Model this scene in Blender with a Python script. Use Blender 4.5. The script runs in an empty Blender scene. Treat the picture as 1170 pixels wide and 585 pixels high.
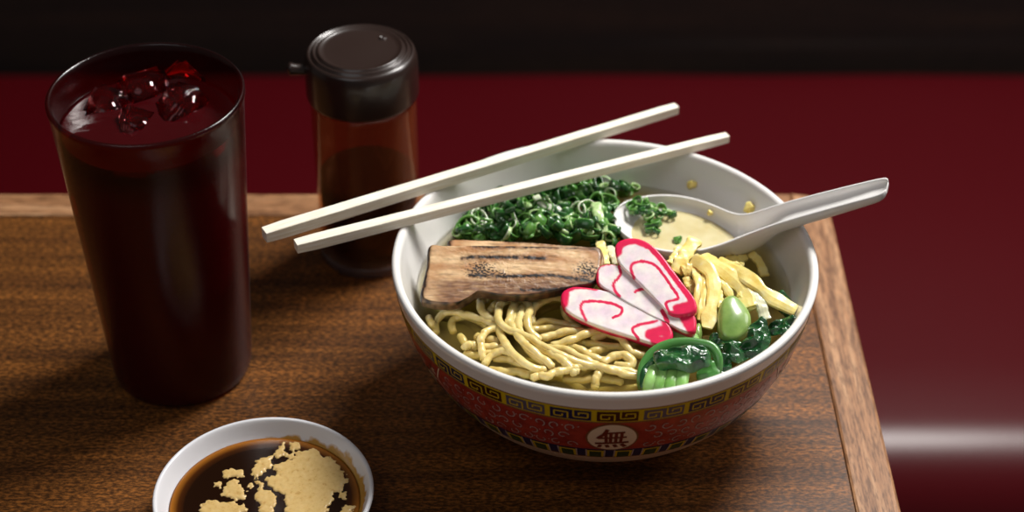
import bpy, math, random
import numpy as np
from mathutils import Vector, Matrix, noise
random.seed(7)
rng = random.Random(11)
PI = math.pi
scene = bpy.context.scene
C = scene.collection

# ------------------------------------------------------------------ camera model
FPX, TH, HC = 2100.0, math.radians(37), 0.605
FW = Vector((0, math.cos(TH), -math.sin(TH)))
UPV = Vector((0, math.sin(TH), math.cos(TH)))
CAM = Vector((0, 0, HC))
def at(px, py, z=0.0):
    d = FW*FPX + Vector((1, 0, 0))*(px-585) + UPV*(292.5-py)
    return CAM + d*((z-HC)/d.z)
def at_plane(px, py, P0, n):
    d = FW*FPX + Vector((1, 0, 0))*(px-585) + UPV*(292.5-py)
    return CAM + d*((P0-CAM).dot(n)/d.dot(n))

# ------------------------------------------------------------------ helpers
def srgb(r, g, b):
    f = lambda c: (c/255/12.92) if c/255 <= .04045 else ((c/255+.055)/1.055)**2.4
    return (f(r), f(g), f(b), 1)

def link(name, verts, faces, mats, parent=None, fmats=None, smooth=True, origin=None, cols=None):
    verts = [Vector(v) for v in verts]
    if origin is None:
        if parent is not None: origin = parent.matrix_basis.translation.copy() if parent.parent is None else (parent.parent.location+parent.location)
        else:
            mn = [min(v[i] for v in verts) for i in range(3)]; mx = [max(v[i] for v in verts) for i in range(3)]
            origin = Vector(((mn[0]+mx[0])/2, (mn[1]+mx[1])/2, mn[2]))
    origin = Vector(origin)
    me = bpy.data.meshes.new(name)
    me.from_pydata([tuple(v-origin) for v in verts], [], [tuple(f) for f in faces])
    if not isinstance(mats, (list, tuple)): mats = [mats]
    for m in mats: me.materials.append(m)
    if fmats: me.polygons.foreach_set('material_index', fmats)
    me.polygons.foreach_set('use_smooth', [smooth]*len(me.polygons))
    if cols is not None:
        ca = me.color_attributes.new('Col', 'FLOAT_COLOR', 'POINT')
        ca.data.foreach_set('color', [c for col in cols for c in (col[0], col[1], col[2], 1.0)])
    me.update()
    o = bpy.data.objects.new(name, me); C.objects.link(o)
    if parent is None: o.location = origin
    else: o.parent = parent
    return o

def tag(o, label=None, cat=None, group=None, kind=None):
    if label: o['label'] = label
    if cat: o['category'] = cat
    if group: o['group'] = group
    if kind: o['kind'] = kind
    return o

def empty(name, loc, label, cat, group=None):
    o = bpy.data.objects.new(name, None); C.objects.link(o); o.location = loc
    o.empty_display_size = .01
    return tag(o, label, cat, group)

def copy_tree(o, parent=None):
    c = o.copy(); C.objects.link(c)
    if parent is not None: c.parent = parent
    for ch in list(o.children): copy_tree(ch, c)
    return c

def catmull(pts, n=8, closed=False):
    P = [np.array(p, float) for p in pts]; m = len(P); out = []
    rngi = range(m) if closed else range(m-1)
    for i in rngi:
        if closed: a, b, c, d = P[(i-1) % m], P[i], P[(i+1) % m], P[(i+2) % m]
        else: a, b, c, d = P[max(i-1, 0)], P[i], P[i+1], P[min(i+2, m-1)]
        for k in range(n):
            t = k/n
            out.append(.5*((2*b)+(-a+c)*t+(2*a-5*b+4*c-d)*t*t+(-a+3*b-3*c+d)*t**3))
    if not closed: out.append(P[-1])
    return out

def resample(pts, n, closed=False):
    P = np.array(pts)
    if closed: P = np.vstack([P, P[:1]])
    s = np.concatenate([[0], np.cumsum(np.linalg.norm(np.diff(P, axis=0), axis=1))])
    t = np.linspace(0, s[-1], n+1)[:-1] if closed else np.linspace(0, s[-1], n)
    return np.stack([np.interp(t, s, P[:, k]) for k in range(P.shape[1])], 1)

def lathe(prof, n=96, c=(0, 0, 0), mats_of=None, a0=0):
    """prof: (r,z) list; r==0 closes with a pole"""
    V, F, M = [], [], []
    rows = []
    for r, z in prof:
        if r < 1e-7: rows.append([len(V)]); V.append((c[0], c[1], c[2]+z))
        else:
            rows.append(list(range(len(V), len(V)+n)))
            for i in range(n):
                a = 2*PI*i/n+a0
                V.append((c[0]+r*math.cos(a), c[1]+r*math.sin(a), c[2]+z))
    for k in range(len(rows)-1):
        A, B = rows[k], rows[k+1]; m = mats_of[k] if mats_of else 0
        for i in range(n):
            j = (i+1) % n
            if len(A) == 1 and len(B) == 1: continue
            if len(A) == 1: F.append((A[0], B[j], B[i]))
            elif len(B) == 1: F.append((A[i], A[j], B[0]))
            else: F.append((A[i], A[j], B[j], B[i]))
            M.append(m)
    return V, F, M

def tube(pts, rad, ns=10, squash=1.0):
    P = [Vector(p) for p in pts]; n = len(P); V, F = [], []
    T = [(P[min(i+1, n-1)]-P[max(i-1, 0)]).normalized() for i in range(n)]
    up = Vector((0, 0, 1)); N = (up-T[0]*up.dot(T[0])).normalized()
    for i in range(n):
        N = (N-T[i]*N.dot(T[i])).normalized(); B = T[i].cross(N)
        r = rad(i/(n-1)) if callable(rad) else rad
        for k in range(ns):
            a = 2*PI*k/ns
            V.append(P[i]+N*(math.cos(a)*r*squash)+B*(math.sin(a)*r))
    for i in range(n-1):
        for k in range(ns):
            l = (k+1) % ns
            F.append((i*ns+k, i*ns+l, (i+1)*ns+l, (i+1)*ns+k))
    r0 = rad(0) if callable(rad) else rad
    a = len(V); V.append(P[0]-T[0]*r0*.6); V.append(P[-1]+T[-1]*r0*.6)
    for k in range(ns):
        l = (k+1) % ns
        F.append((a, l, k)); F.append((a+1, (n-1)*ns+k, (n-1)*ns+l))
    return V, F

def merge(parts):
    V, F, M = [], [], []
    for p in parts:
        v, f = p[0], p[1]; m = p[2] if len(p) > 2 else 0
        o = len(V); V += list(v); F += [tuple(i+o for i in q) for q in f]
        M += (m if isinstance(m, list) else [m]*len(f))
    return V, F, M

# ------------------------------------------------------------------ materials
def mat(name, col=(.5, .5, .5, 1), rough=.5, metal=0, coat=0, spec=.5, sss=0, sssr=(.004, .002, .001), trans=0, ior=1.45):
    m = bpy.data.materials.new(name); m.use_nodes = True
    b = m.node_tree.nodes['Principled BSDF']
    b.inputs['Base Color'].default_value = col; b.inputs['Roughness'].default_value = rough
    b.inputs['Metallic'].default_value = metal; b.inputs['Coat Weight'].default_value = coat
    b.inputs['Coat Roughness'].default_value = .08
    b.inputs['Specular IOR Level'].default_value = spec
    b.inputs['Transmission Weight'].default_value = trans; b.inputs['IOR'].default_value = ior
    if sss:
        b.inputs['Subsurface Weight'].default_value = sss
        b.inputs['Subsurface Radius'].default_value = sssr
        b.inputs['Subsurface Scale'].default_value = 1.0
    return m
def nodes(m): return m.node_tree.nodes, m.node_tree.links, m.node_tree.nodes['Principled BSDF']
def add(m, t, **kw):
    n = m.node_tree.nodes.new(t)
    for k, v in kw.items():
        if k in n.inputs: n.inputs[k].default_value = v
        else: setattr(n, k, v)
    return n
def tex(m, scale, detail=6, mapscale=(1, 1, 1), kind='ShaderNodeTexNoise', rot=(0, 0, 0), rough=.6):
    N, L, b = nodes(m)
    tc = add(m, 'ShaderNodeTexCoord'); mp = add(m, 'ShaderNodeMapping')
    mp.inputs['Scale'].default_value = mapscale; mp.inputs['Rotation'].default_value = rot
    t = add(m, kind); t.inputs['Scale'].default_value = scale
    if 'Detail' in t.inputs: t.inputs['Detail'].default_value = detail
    if 'Roughness' in t.inputs: t.inputs['Roughness'].default_value = rough
    L.new(tc.outputs['Object'], mp.inputs['Vector']); L.new(mp.outputs[0], t.inputs['Vector'])
    return t
def ramp(m, src, stops):
    N, L, b = nodes(m)
    r = add(m, 'ShaderNodeValToRGB'); e = r.color_ramp.elements
    while len(e) < len(stops): e.new(.5)
    for i, (p, c) in enumerate(stops): e[i].position = p; e[i].color = c
    L.new(src, r.inputs['Fac']); return r
def bump(m, src, strength=.3, dist=.001, prev=None):
    N, L, b = nodes(m)
    bp = add(m, 'ShaderNodeBump'); bp.inputs['Strength'].default_value = strength; bp.inputs['Distance'].default_value = dist
    L.new(src, bp.inputs['Height'])
    if prev: L.new(prev.outputs[0], bp.inputs['Normal'])
    L.new(bp.outputs[0], b.inputs['Normal']); return bp
def mixc(m, a, b_, fac, mode='MIX'):
    L = m.node_tree.links
    x = m.node_tree.nodes.new('ShaderNodeMix'); x.data_type = 'RGBA'; x.blend_type = mode
    if hasattr(fac, 'is_linked') or hasattr(fac, 'links'): L.new(fac, x.inputs[0])
    else: x.inputs[0].default_value = fac
    for s, i in ((a, 6), (b_, 7)):
        if hasattr(s, 'links'): L.new(s, x.inputs[i])
        else: x.inputs[i].default_value = s
    return x.outputs[2]

def wood(name, dark, mid, light, axis='x', rough=.4, band=18, fleck=.55):
    m = mat(name, mid, rough, coat=.15); N, L, b = nodes(m)
    ms = (1, 14, 14) if axis == 'x' else (14, 1, 14)
    fine = (1, 9, 9) if axis == 'x' else (9, 1, 9)
    t1 = tex(m, band*.35, 4, ms, rough=.5)
    r1 = ramp(m, t1.outputs['Fac'], [(.3, dark), (.5, mid), (.72, light)])
    t2 = tex(m, 150, 5, fine, rough=.7)
    r2 = ramp(m, t2.outputs['Fac'], [(.38, (.45, .42, .4, 1)), (.5, (1, 1, 1, 1)), (.66, (1.5, 1.45, 1.4, 1))])
    c = mixc(m, r1.outputs[0], r2.outputs[0], fleck, 'MULTIPLY')
    t3 = tex(m, 55, 3, (1.2, 3.5, 3) if axis == 'x' else (3.5, 1.2, 3), rough=.6)
    r3 = ramp(m, t3.outputs['Fac'], [(.35, (.72, .7, .68, 1)), (.6, (1.12, 1.1, 1.08, 1))])
    c = mixc(m, c, r3.outputs[0], .8, 'MULTIPLY')
    L.new(c, b.inputs['Base Color'])
    bump(m, t2.outputs['Fac'], .25, .0004)
    rr = add(m, 'ShaderNodeMapRange'); rr.inputs['To Min'].default_value = rough-.1; rr.inputs['To Max'].default_value = rough+.15
    L.new(t2.outputs['Fac'], rr.inputs['Value']); L.new(rr.outputs[0], b.inputs['Roughness'])
    return m

def thin(name, tint, gloss_rough=.03, diffuse=None, dfac=0., ior=1.45, volume=None, bumpf=None):
    """clear thin-walled or liquid look: tinted see-through mixed with a fresnel reflection"""
    m = bpy.data.materials.new(name); m.use_nodes = True
    N, L = m.node_tree.nodes, m.node_tree.links
    for n in list(N):
        if n.type != 'OUTPUT_MATERIAL': N.remove(n)
    out = [n for n in N if n.type == 'OUTPUT_MATERIAL'][0]
    tr = N.new('ShaderNodeBsdfTransparent'); tr.inputs[0].default_value = tint
    gl = N.new('ShaderNodeBsdfGlossy'); gl.inputs['Roughness'].default_value = gloss_rough
    fr = N.new('ShaderNodeFresnel'); fr.inputs['IOR'].default_value = ior
    base = tr.outputs[0]
    if diffuse:
        df = N.new('ShaderNodeBsdfDiffuse'); df.inputs[0].default_value = diffuse
        mx0 = N.new('ShaderNodeMixShader'); L.new(tr.outputs[0], mx0.inputs[1]); L.new(df.outputs[0], mx0.inputs[2])
        if isinstance(dfac, tuple):      # (z0, z1, low, high) along the height of the thing
            tc = N.new('ShaderNodeTexCoord'); sx = N.new('ShaderNodeSeparateXYZ'); mr = N.new('ShaderNodeMapRange')
            L.new(tc.outputs['Object'], sx.inputs[0]); L.new(sx.outputs['Z'], mr.inputs['Value'])
            for k, v in zip(('From Min', 'From Max', 'To Min', 'To Max'), dfac): mr.inputs[k].default_value = v
            L.new(mr.outputs[0], mx0.inputs[0])
        else: mx0.inputs[0].default_value = dfac
        base = mx0.outputs[0]
    mx = N.new('ShaderNodeMixShader'); geo = N.new('ShaderNodeNewGeometry'); inv = N.new('ShaderNodeMath'); inv.operation = 'SUBTRACT'; inv.inputs[0].default_value = 1; L.new(geo.outputs['Backfacing'], inv.inputs[1])
    mulf = N.new('ShaderNodeMath'); mulf.operation = 'MULTIPLY'; L.new(fr.outputs[0], mulf.inputs[0]); L.new(inv.outputs[0], mulf.inputs[1]); L.new(mulf.outputs[0], mx.inputs[0]); L.new(base, mx.inputs[1]); L.new(gl.outputs[0], mx.inputs[2])
    L.new(mx.outputs[0], out.inputs['Surface'])
    if bumpf:
        sc, st, di, lim = bumpf
        tc = N.new('ShaderNodeTexCoord'); t = N.new('ShaderNodeTexNoise'); t.inputs['Scale'].default_value = sc; t.inputs['Detail'].default_value = 2
        L.new(tc.outputs['Object'], t.inputs['Vector'])
        bp = N.new('ShaderNodeBump'); bp.inputs['Strength'].default_value = st; bp.inputs['Distance'].default_value = di
        L.new(t.outputs['Fac'], bp.inputs['Height'])
        L.new(bp.outputs[0], gl.inputs['Normal']); L.new(bp.outputs[0], fr.inputs['Normal'])
    if volume:
        va = N.new('ShaderNodeVolumeAbsorption'); va.inputs['Color'].default_value = volume[0]; va.inputs['Density'].default_value = volume[1]
        if len(volume) > 2:
            vs = N.new('ShaderNodeVolumeScatter'); vs.inputs['Color'].default_value = volume[2]; vs.inputs['Density'].default_value = volume[3]
            ash = N.new('ShaderNodeAddShader'); L.new(va.outputs[0], ash.inputs[0]); L.new(vs.outputs[0], ash.inputs[1]); L.new(ash.outputs[0], out.inputs['Volume'])
        else: L.new(va.outputs[0], out.inputs['Volume'])
    return m

# ------------------------------------------------------------------ the setting
TX, TY, TW = .1798, .8616, .021       # table right edge, far edge, border width
ZS = -.30                             # seat height below the table top

def laminate():
    m = mat('brown_wood_laminate', srgb(96, 57, 33), .45, spec=.3); N, L, b = nodes(m)
    t1 = tex(m, 1, 3, (3, 90, 90), rough=.55)
    r1 = ramp(m, t1.outputs['Fac'], [(.3, srgb(76, 46, 20)), (.5, srgb(96, 60, 26)), (.7, srgb(116, 73, 32))])
    t2 = tex(m, 1, 4, (330, 800, 800), rough=.65)
    r2 = ramp(m, t2.outputs['Fac'], [(.38, (.34, .31, .28, 1)), (.5, (.92, .9, .86, 1)), (.62, (2.1, 1.95, 1.7, 1))])
    c = mixc(m, r1.outputs[0], r2.outputs[0], 1, 'MULTIPLY')
    t3 = tex(m, 1, 3, (14, 260, 260), rough=.6)
    r3 = ramp(m, t3.outputs['Fac'], [(.35, (.78, .76, .74, 1)), (.62, (1.16, 1.14, 1.12, 1))])
    c = mixc(m, c, r3.outputs[0], 1, 'MULTIPLY')
    L.new(c, b.inputs['Base Color']); bump(m, t2.outputs['Fac'], .3, .0003); return m
def border(axis):
    m = mat('border_wood_'+axis, srgb(150, 112, 84), .5, spec=.35); N, L, b = nodes(m)
    f = (lambda a, c_: (a, c_, c_)) if axis == 'x' else (lambda a, c_: (c_, a, c_))
    t1 = tex(m, 1, 4, f(10, 160), rough=.6)
    r1 = ramp(m, t1.outputs['Fac'], [(.32, srgb(112, 74, 46)), (.5, srgb(150, 108, 74)), (.68, srgb(178, 138, 102))])
    t2 = tex(m, 1, 4, f(110, 900), rough=.6)
    r2 = ramp(m, t2.outputs['Fac'], [(.38, (.55, .5, .46, 1)), (.5, (1, 1, 1, 1)), (.66, (1.3, 1.28, 1.25, 1))])
    L.new(mixc(m, r1.outputs[0], r2.outputs[0], 1, 'MULTIPLY'), b.inputs['Base Color']); bump(m, t2.outputs['Fac'], .3, .0003); return m
M_lam = laminate()
M_trimy = border('y')
M_trimx = border('x')
M_iron = mat('dark_table_leg', srgb(25, 22, 20), .4, metal=.6)
M_vinyl = mat('red_vinyl', srgb(70, 2, 9), .33, spec=.4)
t = tex(M_vinyl, 420, 3); bump(M_vinyl, t.outputs['Fac'], .12, .0006)
M_basewood = mat('bench_base', srgb(30, 18, 12), .6)
M_wall = wood('dark_wall_panel', srgb(16, 9, 6), srgb(26, 16, 10), srgb(36, 22, 13), 'x', .6, 10, .4)
M_floor = mat('floor_tile', srgb(40, 30, 26), .6)
tt = tex(M_floor, 30, 4); rr_ = ramp(M_floor, tt.outputs['Fac'], [(.3, srgb(30, 22, 18)), (.7, srgb(52, 40, 34))]); M_floor.node_tree.links.new(rr_.outputs[0], M_floor.node_tree.nodes['Principled BSDF'].inputs['Base Color'])

def box(x0, x1, y0, y1, z0, z1, b=0.0, seg=2):
    import bmesh
    bm = bmesh.new(); bmesh.ops.create_cube(bm, size=1)
    for v in bm.verts:
        v.co = Vector(((x0+x1)/2+v.co.x*(x1-x0), (y0+y1)/2+v.co.y*(y1-y0), (z0+z1)/2+v.co.z*(z1-z0)))
    if b: bmesh.ops.bevel(bm, geom=bm.edges[:], offset=b, segments=seg, affect='EDGES')
    bm.verts.ensure_lookup_table()
    V = [v.co.copy() for v in bm.verts]; F = [tuple(v.index for v in f.verts) for f in bm.faces]
    bm.free(); return V, F

def prism(poly, z0, z1, bev=.0012):
    """poly ccw xy; small rounded top edge"""
    P = np.array(poly); n = len(P)
    d = np.roll(P, -1, 0)-np.roll(P, 1, 0); nrm = np.stack([d[:, 1], -d[:, 0]], 1); nrm /= np.linalg.norm(nrm, axis=1)[:, None]
    rows = [(z0, 0), (z1-bev, 0), (z1-bev*.3, bev*.3), (z1, bev)]
    V, F = [], []
    for z, o in rows:
        for p, q in zip(P, nrm): V.append((p[0]-q[0]*o, p[1]-q[1]*o, z))
    for k in range(len(rows)-1):
        for i in range(n):
            j = (i+1) % n; F.append((k*n+i, k*n+j, (k+1)*n+j, (k+1)*n+i))
    F.append(tuple(range(3*n, 4*n))); F.append(tuple(range(n-1, -1, -1)))
    return V, F

v, f = box(-2.4, 2.4, -.8, 1.55, -.77, -.75); tag(link('floor', v, f, M_floor, smooth=False), kind='structure')
v, f = box(-2.4, 2.4, 1.53, 1.57, -.75, .9); w = link('wall_back', v, f, M_wall, smooth=False); tag(w, kind='structure')
v, f = box(-2.4, -.635, 1.517, 1.53, -.75, .9, .002); tag(link('trim_1', v, f, M_wall, smooth=False), kind='structure')
v, f = box(-.63, 2.4, 1.517, 1.53, -.75, .9, .002); tag(link('trim_2', v, f, M_wall, smooth=False), kind='structure')

# bench
bench = empty('booth_bench', (0, 1.25, -.75), 'dark red vinyl booth bench running behind and beside the table', 'bench')
prof = []
y0, y1, zt, zb, R = .935, 1.505, ZS, ZS-.15, .075
for a in np.linspace(-90, -180, 8): prof.append((y0+R*.8+R*.8*math.cos(math.radians(a)), zb+R*.8+R*.8*math.sin(math.radians(a))))
for a in np.linspace(180, 90, 14): prof.append((y0+R+R*math.cos(math.radians(a)), zt-R+R*math.sin(math.radians(a))))
for y in np.linspace(y0+R+.02, y1-.04, 12): prof.append((y, zt+.004*math.sin(PI*(y-y0)/(y1-y0))))
for a in np.linspace(90, 0, 6): prof.append((y1-.03+.03*math.cos(math.radians(a)), zt-.03+.03*math.sin(math.radians(a))))
prof.append((y1, zb))
V, F = [], []; xs = np.linspace(-2.2, 2.2, 90); n = len(prof)
for x in xs:
    for y, z in prof: V.append((x, y+.0015*noise.noise(Vector((x*4, y*6, 0))), z+.002*noise.noise(Vector((x*5, y*5, 3)))))
for i in range(len(xs)-1):
    for k in range(n):
        l = (k+1) % n; F.append((i*n+k, i*n+l, (i+1)*n+l, (i+1)*n+k))
F.append(tuple(range(n))); F.append(tuple(range(len(V)-1, len(V)-n-1, -1)))
link('seat_cushion', V, F, M_vinyl, bench)
v, f = box(-2.2, 2.2, 1.0, 1.5, -.75, zb+.001, .004); link('bench_base', v, f, M_basewood, bench, smooth=False)

# table
table = empty('restaurant_table', (-.5, .42, -.75), 'brown wood grain table with paler solid wood border', 'table')
XL, YN = -1.2, .02
v, f = prism([(XL+TW, YN), (TX-TW-.0002, YN), (TX-TW-.0002, TY-TW-.0002), (XL+TW, TY-TW-.0002)], -.032, 0, .0003)
link('tabletop', v, f, M_lam, table, smooth=False)
rc = .017
pts = [(TX-TW, YN), (TX, YN)]
for a in np.linspace(0, 90, 12): pts.append((TX-rc+rc*math.cos(math.radians(a)), TY-rc+rc*math.sin(math.radians(a))))
pts.append((TX-TW, TY))
v, f = prism(pts, -.036, .0004, .0015); link('edge_border', v, f, M_trimy, table, smooth=False)
v, f = prism([(XL, TY-TW), (TX-TW-.0002, TY-TW), (TX-TW-.0002, TY), (XL, TY)], -.036, .0004, .0012); link('edge_border', v, f, M_trimx, table, smooth=False)
for xx in (-.95, -.15):
    v, f, _ = lathe([(0, 0), (.14, 0), (.14, .015), (.05, .03), (.03, .06), (.03, .68), (.09, .70), (.09, .716), (0, .716)], 32, (xx, .42, -.75))
    link('pedestal', v, f, M_iron, table)

# ------------------------------------------------------------------ ramen bowl
BC = Vector((.0434, .6891, 0))
BROTH = .0655
M_white = mat('white_melamine', srgb(236, 234, 230), .22, coat=.3)
M_cream = mat('cream_melamine', srgb(205, 180, 155), .3)
M_yel = mat('key_band_yellow', srgb(206, 180, 14), .3)
M_red = mat('enamel_red', srgb(158, 44, 32), .28, coat=.3)
t = tex(M_red, 160, 4); r = ramp(M_red, t.outputs['Fac'], [(.35, srgb(140, 36, 26)), (.65, srgb(174, 58, 42))]); M_red.node_tree.links.new(r.outputs[0], M_red.node_tree.nodes['Principled BSDF'].inputs['Base Color'])
M_navy = mat('enamel_navy', srgb(26, 26, 74), .3)
M_maroon = mat('enamel_maroon', srgb(64, 18, 14), .3)
M_grey = mat('enamel_grey_violet', srgb(92, 84, 104), .3)
M_swirl = mat('enamel_pale_scroll', srgb(176, 160, 158), .3)
M_brown = mat('enamel_brown_line', srgb(130, 84, 50), .3)
M_emb = mat('emblem_cream', srgb(226, 208, 182), .3)
M_ink = mat('emblem_ink', srgb(110, 38, 14), .4)
M_leafd = mat('enamel_green', srgb(40, 66, 34), .3)

out_ctrl = [(.040, .0), (.0445, .0005), (.0465, .004), (.048, .0085), (.058, .0125), (.072, .0215), (.083, .0345), (.0905, .048), (.0952, .061), (.0978, .0725), (.099, .0795), (.0997, .0832)]
oc = np.array(catmull(out_ctrl, 10))
ocs = np.concatenate([[0], np.cumsum(np.linalg.norm(np.diff(oc, axis=0), axis=1))])
def s_of_z(z):   # only on the monotone outer wall
    k = 30
    return float(np.interp(z, oc[k:, 1], ocs[k:]))
def surf(phi, s, off=0.00018):
    r = float(np.interp(s, ocs, oc[:, 0])); z = float(np.interp(s, ocs, oc[:, 1]))
    r2 = float(np.interp(s+.0004, ocs, oc[:, 0])); z2 = float(np.interp(s+.0004, ocs, oc[:, 1]))
    tr, tz = r2-r, z2-z; L = math.hypot(tr, tz) or 1; nr, nz = tz/L, -tr/L
    r += nr*off; z += nz*off
    return (BC.x+r*math.sin(phi), BC.y-r*math.cos(phi), z)
S = {k: s_of_z(z) for k, z in dict(white=.0775, key1=.0768, key0=.0688, red=.0678, blue1=.0455, blue0=.0365, cream=.0355).items()}
# profile with band boundaries
bs = sorted(set(list(ocs)+list(S.values())))
prof = [(float(np.interp(s, ocs, oc[:, 0])), float(np.interp(s, ocs, oc[:, 1]))) for s in bs]
def band(s):
    if s > S['white']: return 0
    if s > S['key1']: return 4
    if s > S['key0']: return 2
    if s > S['red']: return 4
    if s > S['blue1']: return 3
    if s > S['blue0']: return 5
    if s > S['cream']: return 4
    return 1
mo = [band((bs[i]+bs[i+1])/2) for i in range(len(bs)-1)]
rim = [(.0999, .0845), (.0996, .0856), (.0985, .0863), (.0972, .0862), (.0962, .0853), (.0955, .0835)]
inn = [(.0945, .080), (.0925, .074), (.0895, .066), (.084, .054), (.074, .040), (.060, .026), (.04, .0165), (.02, .0135), (0, .013)]
inn = [tuple(p) for p in catmull([rim[-1]]+inn, 4)][1:]; inn[-1] = (0, .013)
prof = [(0, .006), (.036, .005), (.038, .0)]+prof+rim+inn
mo = [1, 1, 1]+mo+[0]*(len(rim)+len(inn))
bv, bf, bm_ = lathe(prof, 192, (BC.x, BC.y, 0), mo)
parts = [(bv, bf, bm_)]
bowl_mats = [M_white, M_cream, M_yel, M_red, M_brown, M_navy, M_maroon, M_grey, M_swirl, M_emb, M_ink, M_leafd]
RB = .0975
def stroke(pts, w, m, off=.0002, n=None, taper=False):
    """pts in (metres along, s) on the wall; flat painted line"""
    P = resample(pts, n or max(2, int(sum(math.dist(pts[i], pts[i+1]) for i in range(len(pts)-1))/.0007)+1))
    V, F = [], []; N_ = len(P)
    for i in range(N_):
        d = P[min(i+1, N_-1)]-P[max(i-1, 0)]; d = d/(np.linalg.norm(d) or 1); q = np.array([-d[1], d[0]])
        ww = w*(1-.6*i/(N_-1)) if taper else w
        for sg in (-.5, .5):
            p = P[i]+q*sg*ww; V.append(surf(p[0]/RB, p[1], off))
    F = [(2*i, 2*i+1, 2*i+3, 2*i+2) for i in range(N_-1)]
    parts.append((V, F, m))
def patch(u0, u1, s0, s1, m, off=.00012, nu=6, nv=3):
    V, F = [], []
    for j in range(nv+1):
        for i in range(nu+1):
            V.append(surf((u0+(u1-u0)*i/nu)/RB, s0+(s1-s0)*j/nv, off))
    for j in range(nv):
        for i in range(nu):
            a = j*(nu+1)+i; F.append((a, a+1, a+nu+2, a+nu+1))
    parts.append((V, F, m))
def disc(u, s, ru, rs, m, off=.00018, n=32):
    V = [surf(u/RB, s, off)]; F = []
    for k in (1, 2, 3):
        for i in range(n):
            a = 2*PI*i/n; V.append(surf((u+ru*k/3*math.cos(a))/RB, s+rs*k/3*math.sin(a), off))
    for i in range(n): F.append((0, 1+i, 1+(i+1) % n))
    for k in (0, 1):
        for i in range(n):
            j = (i+1) % n; F.append((1+k*n+i, 1+(k+1)*n+i, 1+(k+1)*n+j, 1+k*n+j))
    parts.append((V, F, m))
CIRC = 2*PI*RB; NU = 30; UW = CIRC/NU
u00 = .0022-UW*.5
kh = S['key1']-S['key0']
for k in range(NU):
    a = u00+k*UW; b = a+UW; mm = [6, 7, 5][k % 3]
    g = .0012; x0, x1 = a+g, b-g; s1_, s0_ = S['key1']-.0009, S['key0']+.0006
    patch(x0, x1, s0_, s1_, mm)
    q = lambda u, v: (x0+(x1-x0)*u, s1_-(s1_-s0_)*v)
    lw = .00072
    stroke([q(.43, .92), q(.43, .27), q(.10, .27), q(.10, .76), q(.30, .76), q(.30, .52)], lw, 2)
    stroke([q(.57, .0), q(.57, .70), q(.92, .70), q(.92, .22), q(.70, .22), q(.70, .46)], lw, 2)
# blue band lappets
NL = 44; LW = CIRC/NL
for k in range(NL):
    a = k*LW
    lo, hi = S['blue0']+.0004, S['blue1']-.0004
    patch(a+.0028, a+LW-.0028, lo, hi-.001, 2, nu=4)
    patch(a+.0040, a+LW-.0040, lo, hi-.0022, 11, nu=3, off=.0002)
    stroke([(a+.0024, lo), (a+.0024, hi)], .0007, 8); stroke([(a+LW-.0024, lo), (a+LW-.0024, hi)], .0007, 8)
# scrolls on the red
mid = (S['red']+S['blue1'])/2; hh = (S['red']-S['blue1'])/2
def scroll(u, s, r, a0, turns, dirn):
    pts = []
    for i in range(16):
        t = i/15; a = a0+dirn*turns*2*PI*t; rr = r*(1-.62*t); pts.append((u+rr*math.cos(a), s+rr*math.sin(a)))
    stroke(pts, .00055, 8)
def in_medallion(u):   # floral panels at +-62 degrees
    return any(abs((u-c+CIRC/2) % CIRC-CIRC/2) < .021 for c in (RB*1.12+.0, -RB*1.12, RB*2.5, -RB*2.5))
for row, v in enumerate((-.62, 0., .62)):
    k = 0; u = -CIRC/2
    while u < CIRC/2:
        uu = u+(row % 2)*.0035; ok = abs((uu+CIRC/2) % CIRC-CIRC/2-.0) > .0
        if abs(uu) > .0165 and not in_medallion(uu):
            scroll(uu, mid+v*hh, .0029, rng.uniform(0, 2*PI), .8, rng.choice((-1, 1)))
            if rng.random() < .5: disc(uu+.0035, mid+v*hh+.001, .0004, .0004, 8)
        u += .0072
for c in (RB*1.12, -RB*1.12, RB*2.5, -RB*2.5):
    for sg in (-1, 1):
        stroke([(c+sg*(.021-.006*(1-abs(t))), mid+hh*t) for t in np.linspace(1, -1, 12)], .0007, 9)
    for i in range(9):
        uu, ss = c+rng.uniform(-.014, .014), mid+rng.uniform(-.75, .75)*hh
        for j in range(4):
            a = 2*PI*j/4+i; disc(uu+.0017*math.cos(a), ss+.0017*math.sin(a), .0013, .0007, rng.choice((9, 8, 11)), n=10)
        disc(uu, ss, .0007, .0007, 2, off=.0003, n=10)
# emblem
er = .0108; eu = .0005; es = mid
disc(eu, es, er*1.12, er*1.1, 4, off=.0002, n=48); disc(eu, es, er*1.04, er*1.02, 9, off=.00028, n=48)
E = lambda x, y: (eu+(x-390)/190*er, es-(y-365)/90*er)
for pts, w_ in [([(350, 300), (325, 332), (270, 365)], 1.5), ([(330, 327), (490, 320)], 1.1), ([(285, 362), (505, 354)], 1.1), ([(255, 402), (527, 392)], 1.3),
                ([(338, 330), (345, 398)], 1.2), ([(378, 325), (378, 396)], 1.2), ([(422, 324), (420, 396)], 1.2), ([(466, 324), (460, 394)], 1.2),
                ([(300, 412), (284, 434)], 1.5), ([(346, 412), (362, 434)], 1.5), ([(408, 410), (430, 432)], 1.5), ([(468, 406), (505, 430)], 1.7)]:
    stroke([E(*p) for p in pts], .00125*w_, 10, off=.0004)
V, F, M = merge(parts)
bowl = link('ramen_bowl', V, F, bowl_mats, fmats=M)
tag(bowl, 'large white ramen bowl with red patterned outside and key border on the table', 'bowl')

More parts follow.
